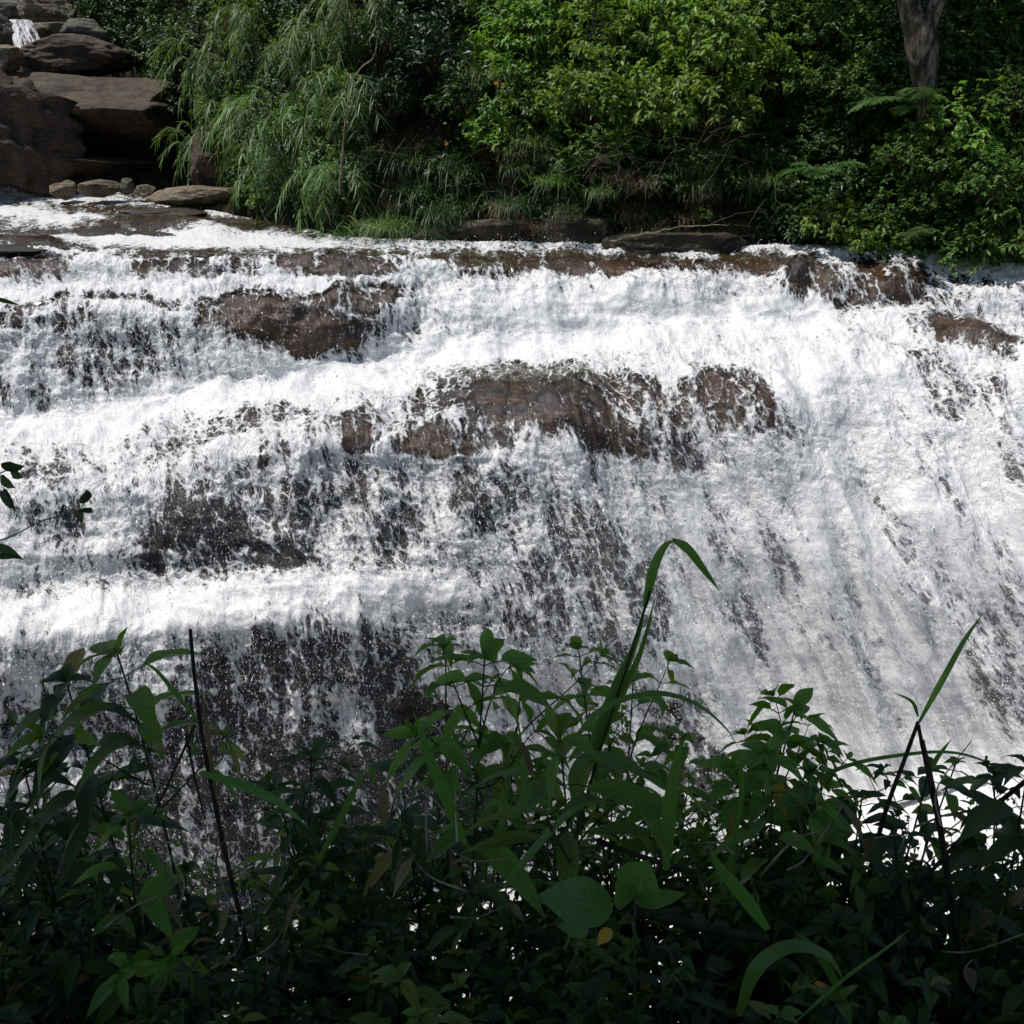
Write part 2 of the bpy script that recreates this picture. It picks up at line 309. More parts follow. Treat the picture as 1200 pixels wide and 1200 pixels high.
def build_river():
    # rock bed
    for which in ('rock', 'water'):
        fine = 2.4 if which == 'rock' else 1.6
        cx = axis(-700, 1900, -150, 1400, fine, 6); ry = axis(214, 1700, 214, 1130, fine, 9)
        px, py = np.meshgrid(cx, ry)
        Y = river_Y(px, py)
        # keep the back edge of the river on the keyline
        k0 = np.interp(cx, KXa, np.array(KEY[0][0], float))
        pyc = np.maximum(py, (k0 - 4)[None])
        P = unproj(px, pyc, Y)
        psi, s = flow_coords(px, py)
        seg = np.linalg.norm(np.diff(P[:, :, 1:], axis=0), axis=-1); arc = np.vstack([np.zeros((1, len(cx))), np.cumsum(seg, 0)])
        arc -= arc[np.searchsorted(ry, 600)][None]                 # real length along the flow, 1 unit = 0.93 m
        s = arc / .93
        cov, thin = river_fields(px, pyc)
        # face normal (smooth)
        def normals(P):
            a = np.gradient(P, axis=1); b = np.gradient(P, axis=0)
            n = np.cross(b, a); n /= np.linalg.norm(n, axis=-1, keepdims=True) + 1e-9
            return np.where(n[..., 2:3] < 0, -n, n)
        n0 = normals(P)
        steep = sstep(.75, .35, n0[..., 2])
        bul = np.zeros(px.shape)
        for bx, by, brx, bry, ba, bs in BULGE:
            ca, sa = math.cos(R(ba)), math.sin(R(ba)); u = ((px - bx) * ca + (py - by) * sa) / brx; v = (-(px - bx) * sa + (py - by) * ca) / bry
            bul = bul + bs * np.exp(-(np.abs(u) ** 2.6 + np.abs(v) ** 2.6))
        P = P + n0 * bul[..., None]
        # large craggy relief shared by rock and water
        crag = (ridge(P * np.array([.9, .9, .9]), 4) - .5)
        ribs = ridge(np.stack([psi * .75, s * .16, 0 * s], -1), 4) - .5           # worn ribs running with the flow
        rw = sstep(480, 680, px) * sstep(400, 480, py)
        crag = crag * (1 - .75 * rw) + ribs * 2.3 * rw
        strata = (fbm(np.stack([P[..., 0] * .35, P[..., 1] * .35, P[..., 2] * 3.2], -1), 3) - .5) * (1 - rw * .8)
        far = sstep(.0, 1., (py - 300) / 40.)
        amp = .10 + .22 * far
        amp = amp * (1 - sstep(-20, 20, py - np.interp(cx, KXa, np.array(KEY[-1][0], float))[None]) * .9)
        P1 = P + n0 * (crag * amp + strata * .16 * far * (1 - sstep(-20, 20, py - np.interp(cx, KXa, np.array(KEY[-1][0], float))[None])))[..., None]
        flowv = np.stack([psi, s, 0 * s], -1)
        if which == 'rock':
            det = ridge(P * 3.1, 4) - .5
            P2 = P1 + n0 * (det * .10 + .05 * thin - .05)[..., None]
            # deepen below pool
            P2[..., 2] -= sstep(0, 35, py - np.interp(cx, KXa, np.array(KEY[-1][0], float))[None]) * 1.5
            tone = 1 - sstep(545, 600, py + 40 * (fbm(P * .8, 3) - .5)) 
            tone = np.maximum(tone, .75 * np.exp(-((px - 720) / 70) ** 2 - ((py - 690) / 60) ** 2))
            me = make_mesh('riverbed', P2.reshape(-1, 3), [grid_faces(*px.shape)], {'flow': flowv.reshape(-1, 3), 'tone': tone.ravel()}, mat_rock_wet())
            link('riverbed', me, kind='structure', label='wet brown and dark rock ledges under the white water')
        else:
            q = np.stack([psi * 3.4, s * 1.9, 0 * s], -1); q2 = np.stack([psi * 10, s * 6.0, 0 * s], -1)
            lump = fbm(q, 3) - .5; froth = ridge(q2, 3) - .45
            lumpS = fbm(np.stack([psi * 4.2, s * .7, 0 * s + 3], -1), 3) - .5; frothS = ridge(np.stack([psi * 11, s * 2.6, 0 * s + 5], -1), 3) - .45
            lump = lump * (1 - steep * .8) + lumpS * steep * .9; froth = froth * (1 - steep * .6) + frothS * steep * .7
            soft = np.clip(np.maximum(stamps(px, pyc, SOFT), .85 * sstep(620, 860, px) * sstep(460, 620, py)) * (1 - thin * .8) + .1, 0, 1)
            froth = froth * (1 - .72 * soft)
            fz = fbm(q2 * 3.1, 2) - .5
            c = np.clip(cov, 0, 1.1)
            pool = sstep(0, 60, py - np.interp(cx, KXa, np.array(KEY[-1][0], float))[None])
            off = .03 + .07 * c + lump * .22 * (.3 + .7 * c) + froth * .07 * (.4 + c) + fz * .05 * (1 - .85 * soft)
            off = np.where(py < 300, off * .45, off)
            foot = np.interp(cx, KXa, np.array(KEY[-1][0], float))[None]; off = off + np.exp(-((py - foot) / 30) ** 2) * (.12 + .3 * (fbm(P * 1.6, 4))) + pool * (.55 * (fbm(P * .9, 4) - .5) + .25 * (ridge(P * 2.2, 3) - .5))
            n1 = n0 * .75 + np.array([0, 0, .25])
            veil = (.13 + .27 * sstep(560, 860, px)) * sstep(470, 600, py) * (1 - .6 * sstep(.7, .95, thin))
            P2 = P1 + n1 * off[..., None]
            me = make_mesh('waterfall', P2.reshape(-1, 3), [grid_faces(*px.shape)], {'flow': flowv.reshape(-1, 3), 'cov': cov.ravel(), 'steep': steep.ravel(), 'film': stamps(px, pyc, FILM).ravel(), 'veil': veil.ravel(), 'soft': soft.ravel()}, mat_water())
            link('waterfall', me, kind='structure', label='white water tumbling over the rock ledges')
            inside = (px > -30) & (px < 1230) & (py > 225) & (py < 1120)
            return P2[inside], n1[inside], cov[inside], px[inside], py[inside]

def build_spray(data):
    """flying drops and torn strands above the water"""
    P, n, cov, px, py = data
    r = np.random.RandomState(3)
    w = np.where(py < 350, .12, 1) * (.25 + np.clip(cov, 0, 1)) * (1 + 1.0 * ((cov < .6) & (cov > -.05)))
    w *= .25 + fbm(np.stack([px / 30, py / 50, 0 * px], -1), 3) ** 2 * 3
    w *= sstep(1.25, .9, cov) * .8 + .2
    w *= np.where((cov < .35) & (py < 560), .35, 1); w /= w.sum()
    n_d = 100000
    idx = r.choice(len(P), n_d, p=w)
    c = P[idx] + r.normal(0, .015, (n_d, 3)) + n[idx] * (r.exponential(.035, n_d))[:, None] + np.array([0, -1, .3]) * (r.exponential(.03, n_d))[:, None]
    size = .0030 * np.exp(r.normal(0, .45, n_d)) * P[idx, 1] / 13
    slope = .04 + .5 * px[idx] / 1200
    d = np.stack([slope, -.35 + 0 * slope, -1 + 0 * slope], -1) + r.normal(0, .45, (n_d, 3)); d /= np.linalg.norm(d, axis=1, keepdims=True)
    a = np.cross(d, r.normal(0, 1, (n_d, 3))); a /= np.linalg.norm(a, axis=1, keepdims=True); b = np.cross(d, a)
    L = size * r.uniform(1.0, 3.2, n_d)
    V = np.stack([c + d * L[:, None], c - d * L[:, None],
                  c + a * size[:, None], c + (-.5 * a + .866 * b) * size[:, None], c + (-.5 * a - .866 * b) * size[:, None]], 1)
    t = np.array([[0, 2, 3], [0, 3, 4], [0, 4, 2], [1, 3, 2], [1, 4, 3], [1, 2, 4]])
    Fc = (np.arange(n_d)[:, None, None] * 5 + t[None]).reshape(-1, 3)
    m = N('spray_drops'); mm = m.done(m.bsdf((.9, .91, .92), .2, None, .6))
    me = make_mesh('water_spray', V.reshape(-1, 3), [Fc], None, mm)
    link('water_spray', me, kind='stuff', label='white drops and spray flung up by the falling water')

river_data = build_river()
build_spray(river_data)

# ------------------------------------------------------------------ plant kit
class Geo:
    def __init__(s): s.V = []; s.F = {}; s.A = []; s.n = 0
    def add(s, V, F, A):
        for f in F:
            f = np.asarray(f); s.F.setdefault(f.shape[1], []).append(f + s.n)
        s.V.append(V); s.A.append(A); s.n += len(V)
    def arrays(s): return np.concatenate(s.V), [np.concatenate(f) for f in s.F.values()], np.concatenate(s.A)
    def mesh(s, name, mat):
        V, Fc, A = s.arrays(); return make_mesh(name, V, Fc, {'lc': A}, mat)
    def add_geo(s, g, M=None, loc=(0, 0, 0)):
        V, Fc, A = g if isinstance(g, tuple) else g.arrays()
        if M is not None: V = V @ np.asarray(M).T
        s.add(V + np.asarray(loc), Fc, A)
def nrm(v): return v / (np.linalg.norm(v, axis=-1, keepdims=True) + 1e-9)
PROFILE = {
 'ovate': ([0, .12, .3, .5, .7, .87, 1], [.05, .55, .95, 1, .74, .35, 0]),
 'lance': ([0, .15, .35, .55, .75, .9, 1], [.05, .5, .9, 1, .7, .32, 0]),
 'obov': ([0, .2, .45, .7, .85, .95, 1], [.05, .3, .65, 1, .9, .5, 0]),
 'blade': ([0, .1, .4, .7, .9, 1], [.5, .85, 1, .75, .35, 0]),
}
SMOOTH = {'ovate': (.72, .85), 'lance': (.85, 1.1), 'obov': (1.4, .8)}
def add_leaves(g, base, d, up, L, W, droop, rnd, nseg=3, shape='ovate', fold=.25, wave=0.0):
    """a batch of leaves; every array is per leaf. lc = (across, along, tone)"""
    n = len(base); d = nrm(d); side = nrm(np.cross(d, up)); up = np.cross(side, d)
    t = np.linspace(0, 1, nseg + 1)
    if nseg > 5 and shape in SMOOTH: p_, q_ = SMOOTH[shape]; w = np.sin(math.pi * np.clip(t, 0, 1) ** p_) ** q_ * (1 - .35 * sstep(.7, 1, t) * sstep(1.02, .9, t)); w[0] = .04; w[-1] = 0
    else: w = np.interp(t, *PROFILE[shape])
    L = np.broadcast_to(L, n); W = np.broadcast_to(W, n); droop = np.broadcast_to(droop, n); rnd = np.broadcast_to(rnd, n)
    us = np.array([-1, 0, 1.])
    T, Us = np.meshgrid(t, us, indexing='ij'); Wt = np.repeat(w[:, None], 3, 1)
    T = T.ravel(); Us = Us.ravel(); Wt = Wt.ravel()
    V = base[:, None] + d[:, None] * (L[:, None] * T)[..., None] + side[:, None] * (W[:, None] * .5 * Wt * Us)[..., None]
    V = V + up[:, None] * (W[:, None] * fold * Wt * np.abs(Us))[..., None]
    if wave: V = V + up[:, None] * (W[:, None] * wave * Wt * np.sin(T * 13 + Us * 2.1 + rnd[:, None] * 40) * np.abs(Us))[..., None]
    V[..., 2] -= droop[:, None] * L[:, None] * T ** 2
    k = len(T); f = grid_faces(nseg + 1, 3)
    Fc = (np.arange(n)[:, None, None] * k + f[None]).reshape(-1, 4)
    A = np.stack([np.broadcast_to(Us, (n, k)), np.broadcast_to(T, (n, k)), np.broadcast_to(rnd[:, None], (n, k))], -1)
    g.add(V.reshape(-1, 3), [Fc], A.reshape(-1, 3))
def add_tube(g, P, r, sides=5, rnd=.5):
    P = np.asarray(P, float); K = len(P); r = np.broadcast_to(r, K)
    T = nrm(np.gradient(P, axis=0)); ref = np.array([0, 0, 1.]) if abs(T[0, 2]) < .8 else np.array([1., 0, 0])
    a = nrm(np.cross(T, ref)); b = np.cross(T, a)
    th = np.linspace(0, 2 * math.pi, sides, endpoint=False)
    V = P[:, None] + (a[:, None] * np.cos(th)[None, :, None] + b[:, None] * np.sin(th)[None, :, None]) * r[:, None, None]
    i = np.arange(K - 1)[:, None] * sides; j = np.arange(sides)[None]; j2 = (j + 1) % sides
    Fc = np.stack([i + j, i + j2, i + sides + j2, i + sides + j], -1).reshape(-1, 4)
    A = np.zeros((K * sides, 3)); A[:, 1] = np.repeat(np.linspace(0, 1, K), sides); A[:, 2] = rnd
    g.add(V.reshape(-1, 3), [Fc, np.arange(sides)[None, ::-1], (np.arange(sides) + (K - 1) * sides)[None]], A)
def bez(p0, p1, p2, p3, n):
    t = np.linspace(0, 1, n)[:, None]; p0, p1, p2, p3 = map(np.asarray, (p0, p1, p2, p3))
    return (1 - t) ** 3 * p0 + 3 * (1 - t) ** 2 * t * p1 + 3 * (1 - t) * t * t * p2 + t ** 3 * p3
def curve_pts(pts, n):
    """smooth curve through points (Catmull-Rom)"""
    P = np.asarray(pts, float); P = np.vstack([2 * P[0] - P[1], P, 2 * P[-1] - P[-2]]); m = len(P) - 3
    t = np.linspace(0, m - 1e-6, n); i = t.astype(int); f = (t - i)[:, None]
    a, b, c, d = P[i], P[i + 1], P[i + 2], P[i + 3]
    return .5 * (2 * b + (c - a) * f + (2 * a - 5 * b + 4 * c - d) * f ** 2 + (3 * b - a - 3 * c + d) * f ** 3)

def mat_leaf(name, c1, c2, rough=.42, trans=.3, dry=None, vein=.5, glow=(1.25, 1.3, .5)):
    m = N(name); lc = m.attr('lc', 'Vector'); sx = m.n('SeparateXYZ'); m.set(sx.inputs[0], lc)
    u, t, r = sx.outputs; oi = m.n('ObjectInfo').outputs['Random']
    col = m.mix(r, c1, c2)
    if dry: col = m.mix(m.ramp(r, .955, .985), col, dry)
    hs = m.n('HueSaturation'); m.set(hs.inputs['Hue'], m.math('MULTIPLY_ADD', oi, .025, .4875)); m.set(hs.inputs['Value'], m.math('MULTIPLY_ADD', oi, .35, .85)); m.set(hs.inputs['Color'], col)
    col = hs.outputs[0]
    au = m.math('ABSOLUTE', u); rib = m.ramp(au, .0, .07, 1, 0)
    vp = m.math('FRACT', m.math('MULTIPLY', m.math('SUBTRACT', t, m.math('MULTIPLY', au, .16)), 9.0))
    vn = m.ramp(m.math('ABSOLUTE', m.math('SUBTRACT', vp, .5)), .0, .12, 1, 0)
    lines = m.math('MAXIMUM', rib, m.math('MULTIPLY', vn, .45))
    col = m.mix(m.math('MULTIPLY', lines, vein * .75), col, (min(1, c2[0] * 2.2), min(1, c2[1] * 1.7), c2[2] * 2))
    nm = m.bump(lines, vein, .004)
    pr = m.bsdf(col, rough, nm, .45)
    tl = m.n('BsdfTranslucent'); tc = m.n('Mix', p_data_type='RGBA', p_blend_type='MULTIPLY'); tc.inputs[0].default_value = 1; m.set(tc.inputs[6], col); tc.inputs[7].default_value = glow + (1,)
    m.set(tl.inputs[0], tc.outputs[2])
    return m.done(m.mixs(trans, pr, tl.outputs[0]))
def mat_bark(name, c1, c2, scale=12):
    m = N(name); pos = m.n('TexCoord').outputs['Object']
    a = m.noise(m.vscale(pos, (1, 1, .35)), scale, 6, .65); b = m.noise(pos, scale * .3, 4, .6)
    col = m.mix(m.ramp(a.outputs[0], .38, .62), c1, c2); col = m.mix(m.ramp(b.outputs[0], .48, .6, 0, .85), col, (c1[0] * .6, c1[1] * .8, c1[2] * .6))
    return m.done(m.bsdf(col, .8, m.bump(a.outputs[0], .7, .03), .2))
def mat_rock(name, c1, c2, moss=.3, mosscol=(.045, .06, .015), rough=.75, scale=1.5):
    m = N(name); pos = m.n('NewGeometry').outputs['Position']; nz = m.n('SeparateXYZ'); m.set(nz.inputs[0], m.n('NewGeometry').outputs['Normal'])
    a = m.noise(pos, scale, 7, .65, .3); b = m.noise(m.vscale(pos, (1, 1, 4.5)), scale * 2.5, 6, .65); c = m.noise(pos, scale * 9, 5, .7)
    col = m.mix(m.ramp(a.outputs[0], .36, .64), c1, c2); col = m.mix(m.ramp(b.outputs[0], .45, .7, 0, .6), col, (c2[0] * 1.3, c2[1] * 1.2, c2[2] * 1.1))
    col = m.mix(m.ramp(c.outputs[0], .52, .66, 0, .5), col, (c1[0] * .5, c1[1] * .5, c1[2] * .5))
    mo = m.math('MULTIPLY', m.ramp(a.outputs[0], .45, .6), m.ramp(nz.outputs[2], -.1, .8)); col = m.mix(m.math('MULTIPLY', mo, moss), col, mosscol)
    lich = m.ramp(m.noise(pos, scale * 4, 6, .7).outputs[0], .66, .7, 0, .35); col = m.mix(lich, col, (.32, .31, .27))
    cr = m.n('TexVoronoi', p_feature='DISTANCE_TO_EDGE'); m.set(cr.inputs['Vector'], m.vscale(m.noise(pos, 1.2, 4, .6).outputs[1], (1.5, 1.5, 3)) if False else m.vscale(pos, (.8, .8, 2.2))); cr.inputs['Scale'].default_value = 1.3
    crk = m.ramp(cr.outputs[0], 0, .03, 1, 0); col = m.mix(m.math('MULTIPLY', crk, m.math('MULTIPLY', m.ramp(a.outputs[0], .45, .55), .7)), col, (.01, .008, .006))
    stain = m.noise(m.vscale(pos, (2.5, 2.5, .25)), 2, 5, .65); col = m.mix(m.ramp(stain.outputs[0], .5, .66, 0, .6), col, (c1[0] * .45, c1[1] * .45, c1[2] * .45))
    nm = m.bump(b.outputs[0], .9, .08); nm = m.bump(c.outputs[0], .8, .03, nm)
    return m.done(m.bsdf(col, rough, nm, .4))

# ------------------------------------------------------------------ far bank
BKX = [-900, -200, 0, 100, 200, 260, 330, 400, 470, 600, 860, 1000, 1200, 1900]
BKY = [36, 33, 31.5, 31, 29.5, 26.5, 23.3, 20.6, 19.2, 18.7, 18.5, 18.1, 16.9, 14.8]
BKP = [205, 212, 216, 218, 226, 244, 266, 285, 290, 292, 294, 298, 330, 410]
def bank_foot(px): return np.interp(px, BKX, BKY), np.interp(px, BKX, BKP)
def build_bank():
    cx = np.arange(-900, 1901, 12.); Yf, pf = bank_foot(cx)
    foot = unproj(cx, pf, Yf); foot[:, 2] -= .5
    ang = (cx - 600) / F; out = nrm(np.stack([np.sin(np.arctan(ang)), np.cos(np.arctan(ang)), 0 * ang], -1))
    tt = np.array([0, .0, .25, .55, .9, 1.3, 1.8, 2.4, 3, 3.8, 4.6, 5.5, 6.5, 8, 10, 13, 17, 22, 30, 45.])
    hh = np.array([-1.5, .3, .8, 1.15, 1.6, 2.1, 2.8, 3.6, 4.4, 5.4, 6.4, 7.5, 8.6, 10, 11.5, 13.2, 15.5, 18, 22, 27.])
    P = foot[None] + out[None] * tt[:, None, None] + np.array([0, 0, 1.]) * hh[:, None, None]
    nn = fbm(P * .55, 4) - .5
    P = P + (-out[None] * .8 + np.array([0, 0, .6])) * (nn * np.minimum(1, tt / 1.0 + .25)[:, None])[..., None] * 1.8
    m = N('bank_soil'); pos = m.n('NewGeometry').outputs['Position']; a = m.noise(pos, 2.5, 6, .7)
    mt = m.done(m.bsdf(m.mix(m.ramp(a.outputs[0], .4, .65), (.012, .012, .006), (.05, .04, .022)), .9, m.bump(a.outputs[0], .8, .15), .1))
    me = make_mesh('far_bank', P.reshape(-1, 3), [grid_faces(*P.shape[:2])], None, mt)
    link('far_bank', me, kind='structure', label='steep dark earth bank across the river')
    return BVHTree.FromPolygons([tuple(v) for v in P.reshape(-1, 3).tolist()], grid_faces(*P.shape[:2]).tolist())
bank = build_bank()
CAM = Vector((0, 0, CAMZ))
def hit(px, py):
    d = (U(px, py, 10) - CAM).normalized(); h = bank.ray_cast(CAM, d)
    return (h[0], d) if h[0] is not None else (CAM + d * 30, d)

# ------------------------------------------------------------------ boulders
def rock_geo(seed, dims, cuts=9, rough=.13, flat=None, sub=5, extra=()):
    import bmesh
    bm = bmesh.new(); bmesh.ops.create_icosphere(bm, subdivisions=sub, radius=1)
    V = np.array([v.co[:] for v in bm.verts]); Fc = np.array([[v.index for v in f.verts] for f in bm.faces]); bm.free()
    r = np.random.RandomState(seed)
    pl = [(nrm(r.normal(0, 1, 3) * np.array([1, 1, .8])), r.uniform(.5, .85)) for _ in range(cuts)] + [(nrm(np.array(n, float)), d) for n, d in extra]
    for n, d in pl:
        e = V @ n - d; V = V - np.where(e > 0, e * .93, 0)[:, None] * n
    V = V * (1 + (fbm(V * 1.6 + seed, 4) - .5)[:, None] * rough * 3 + (ridge(V * 5 + seed, 4) - .5)[:, None] * rough)
    V = V * np.asarray(dims) / 2
    lay = fbm(np.stack([V[:, 0] * .5, V[:, 1] * .5, V[:, 2] * 7], -1) + seed, 3) - .5
    V = V + nrm(V) * (lay * min(dims) * .12)[:, None]
    return V, [Fc]
def boulder(name, seed, px, py, Y, w, h, label, mat, depth=None, rot=0, tilt=0, **kw):
    """centre pixel, distance, width and height in pixels"""
    k = Y / F; dims = (w * k, (depth or w * .8) * k, h * k)
    V, Fc = rock_geo(seed, dims, **kw)
    me = make_mesh(name, V, Fc, None, mat)
    o = link(name, me, None, U(px, py, Y), label, kw.get('cat', 'boulder')); o.rotation_euler = (0, tilt, rot); return o
RB = mat_rock('brown_sandstone', (.015, .009, .005), (.085, .050, .030), .35)
RT = mat_rock('tan_boulder', (.09, .065, .04), (.22, .165, .11), .25)
RG = mat_rock('grey_boulder', (.05, .045, .035), (.15, .13, .10), .5)
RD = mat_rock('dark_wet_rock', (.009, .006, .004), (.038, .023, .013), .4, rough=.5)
RM = mat_rock('mossy_boulder', (.016, .012, .006), (.075, .056, .03), .6)
boulder('rock_slab', 11, 92, 130, 29.0, 290, 120, 'huge reddish brown slab with a sloping flat top at the upper left of the stream', RB, depth=190, cuts=0, rough=.045, sub=6, extra=(((.03, -.50, .86), .34), ((0, -.62, -.78), .40), ((0, -1, 0), .62), ((1, -.1, .1), .68), ((.1, .1, 1), .62)), tilt=.02)
boulder('rock_outcrop', 12, -5, 158, 27.4, 175, 122, 'dark brown rounded rock mass in front of the left end of the huge slab', RB, depth=120, cuts=3, rough=.22, tilt=.25)
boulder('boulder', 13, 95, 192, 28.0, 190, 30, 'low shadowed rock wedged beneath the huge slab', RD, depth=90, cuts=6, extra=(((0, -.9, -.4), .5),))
boulder('boulder', 14, 20, 190, 27.2, 60, 30, 'small brown block under the dark rounded rock mass', RB, cuts=8)
boulder('boulder', 15, 88, 66, 30.5, 130, 40, 'dark flat boulder lying on top of the huge slab', RB, depth=90, cuts=6)
boulder('boulder', 16, 100, 44, 31.5, 52, 34, 'grey rounded boulder behind the dark flat boulder', RG, cuts=6)
boulder('boulder', 17, 8, 68, 29.6, 34, 32, 'pale tan boulder at the edge below the little cascade', RT, cuts=6)
boulder('boulder', 18, 2, 42, 31, 40, 44, 'dark boulder left of the little cascade', RG, cuts=7)
boulder('boulder', 19, 55, 15, 33, 56, 46, 'tan upright boulder above the little cascade', RT, cuts=7)
boulder('boulder', 20, 15, 14, 33.5, 60, 30, 'dark capping boulder over the head of the little cascade', RG, cuts=7)
boulder('boulder', 21, 60, 36, 31.4, 38, 24, 'small tan boulder right of the little cascade', RT, cuts=7)
boulder('boulder', 22, 72, 221, 26.2, 36, 22, 'wedge shaped brown stone standing by itself at the stream edge', RT, cuts=13, sub=5, rough=.14)
boulder('boulder', 23, 120, 222, 26.0, 54, 20, 'tan flat topped stone beside the wedge shaped stone', RT, cuts=13, sub=5, rough=.14)
boulder('boulder', 24, 150, 219, 26.1, 18, 18, 'small dark round stone touching the tan flat topped stone', RG, cuts=8, sub=5, rough=.16)
boulder('boulder', 25, 170, 224, 26.0, 26, 13, 'little low tan stone right of the dark round stone', RT, cuts=8, sub=5, rough=.16)
boulder('boulder', 26, 228, 228, 24.6, 115, 26, 'long low yellowish boulder at the foot of the reeds', RT, depth=60, cuts=6, extra=(((0, 0, 1), .55),))
boulder('boulder', 27, 245, 188, 25.6, 50, 66, 'reddish boulder half hidden behind the reeds', RB, cuts=7)
boulder('boulder', 30, 790, 285, 18.2, 160, 44, 'long flat mossy boulder on the far bank beside the lip of the fall', RM, depth=80, cuts=5, extra=(((0, 0, 1), .55), ((0, -1, .1), .7)))
boulder('boulder', 31, 668, 280, 18.6, 110, 52, 'mossy block with pale lichen below the hanging twigs', RM, depth=70, cuts=8, extra=(((0, -1, 0), .6),))
boulder('boulder', 32, 585, 280, 18.9, 130, 46, 'dark undercut boulder below the hanging grass', RM, depth=70, cuts=7, extra=(((0, -1, -.2), .55),))
boulder('boulder', 33, 510, 285, 19.0, 70, 30, 'low dark rock at the corner where the bank turns upstream', RM, depth=70, cuts=7)
boulder('boulder', 34, 1040, 316, 17.4, 80, 16, 'thin wet ledge stone under the right bank', RB, depth=50, cuts=7)

# slabs in the stream and at the lip
boulder('stream_rock', 40, 195, 272, 21.5, 190, 15, 'layered dark slab breaking the riffle upstream of the lip', RD, depth=120, cuts=5, rot=.1, extra=(((0, 0, 1), .5),))
boulder('stream_rock', 41, 185, 250, 23.8, 110, 12, 'narrow wet slab in the stream behind the layered slab', RD, depth=70, cuts=5)
boulder('stream_rock', 42, 250, 262, 22.6, 120, 11, 'long thin rock rib beside the reeds in the stream', RD, depth=60, cuts=5)
boulder('stream_rock', 43, 18, 294, 18.6, 110, 16, 'brown slab at the left edge just above the lip', RD, depth=90, cuts=5)

# little cascade between the boulders at the top left
def small_cascade():
    u, v = np.meshgrid(np.linspace(-1, 1, 40), np.linspace(0, 1, 70))
    top = U(20, 24, 32.2); bot = U(34, 56, 30.4)
    top = np.array(top); bot = np.array(bot)
    c = top + (bot - top) * v[..., None]; c[..., 2] += .25 * np.sin(v * math.pi)
    w = .22 + .16 * v
    P = c + np.array([1, 0, 0.]) * (u * w)[..., None]
    P[..., 1] -= .12 * (1 - u ** 2) + .15 * (fbm(np.stack([u * 4, v * 4, 0 * u], -1), 3) - .5)
    me = make_mesh('cascade', P.reshape(-1, 3), [grid_faces(*u.shape)], {'flow': np.stack([u * .4, v * 1.2, 0 * u], -1).reshape(-1, 3), 'cov': np.full(u.size, .5), 'steep': np.ones(u.size)}, bpy.data.materials['white_water'])
    link('cascade', me, kind='structure', label='little cascade between the upper left boulders')
small_cascade()

# ------------------------------------------------------------------ far bank plants
ML = dict(
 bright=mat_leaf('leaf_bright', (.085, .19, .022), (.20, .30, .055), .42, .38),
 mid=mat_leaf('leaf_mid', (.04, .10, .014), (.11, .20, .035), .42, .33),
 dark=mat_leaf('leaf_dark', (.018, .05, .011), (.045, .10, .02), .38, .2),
 hollow_shade=mat_leaf('leaf_hollow_shade', (.008, .022, .007), (.022, .055, .014), .35, .12),  # leaf colour darkened to paint in the shade of the hollow
 reed=mat_leaf('leaf_reed', (.055, .12, .03), (.17, .26, .09), .5, .35, (.28, .22, .11), 0),
 fern=mat_leaf('leaf_fern', (.03, .08, .012), (.06, .13, .022), .6, .3, None, 0),
 dry=mat_leaf('leaf_dry', (.10, .07, .035), (.28, .22, .13), .7, .2, None, 0, (1.1, 1, .7)),
)
BK = mat_bark('twig_bark', (.035, .026, .018), (.10, .08, .055), 20)
BKG = mat_bark('trunk_bark', (.022, .016, .011), (.21, .17, .125), 9)
BKT = mat_bark('dry_twigs', (.07, .05, .03), (.18, .14, .10), 20)
BKD = mat_bark('dry_wood', (.16, .12, .08), (.36, .30, .22), 20)

def leafy_geo(seed, r, n_cl, L, W, per, droop, shape, ztop=1.0, tight=.5):
    """a bush: branch ends spread over an uneven crown, each with a rosette of leaves. Unit: metres, base at origin"""
    q = np.random.RandomState(seed); g = Geo(); st = Geo()
    d = nrm(q.normal(0, 1, (n_cl, 3))); d[:, 2] = np.abs(d[:, 2]) * 1.0 - .25; d = nrm(d)
    lump = .55 + .9 * (noise3(d * 2.2 + seed)) ** 1.0
    rad = r * (.45 + .55 * q.rand(n_cl) ** .5) * lump
    c = d * rad[:, None] * np.array([1, 1, ztop]); c[:, 2] += r * .35
    for k in range(n_cl):
        if k % 3 == 0:
            s0 = np.array([0, 0, -r * .2]) + q.normal(0, r * .06, 3)
            add_tube(st, bez(s0, s0 + (c[k] - s0) * .3 + [0, 0, r * .2], s0 + (c[k] - s0) * .7 + [0, 0, r * .15], c[k], 6), np.linspace(.014, .004, 6) * (r + .3), 4)
    b = np.repeat(c, per, 0) + q.normal(0, L * .28, (n_cl * per, 3))
    dd = np.repeat(d, per, 0); az = q.normal(0, 1, (n_cl * per, 3)); az[:, 2] *= .45
    dirs = nrm(dd * .55 + nrm(az) * .9 + [0, 0, .12])
    up = nrm(dd * .5 + np.array([0, 0, 1.0]) + q.normal(0, .3, dd.shape))
    tone = np.clip(np.repeat(q.rand(n_cl), per) * .6 + q.rand(n_cl * per) * .4, 0, 1)
    Ls = L * np.exp(q.normal(0, .2, len(b)))
    add_leaves(g, b, dirs, up, Ls, Ls * W / L * q.uniform(.8, 1.2, len(b)), droop * q.uniform(.4, 1.5, len(b)), tone, 3, shape)
    return g, st
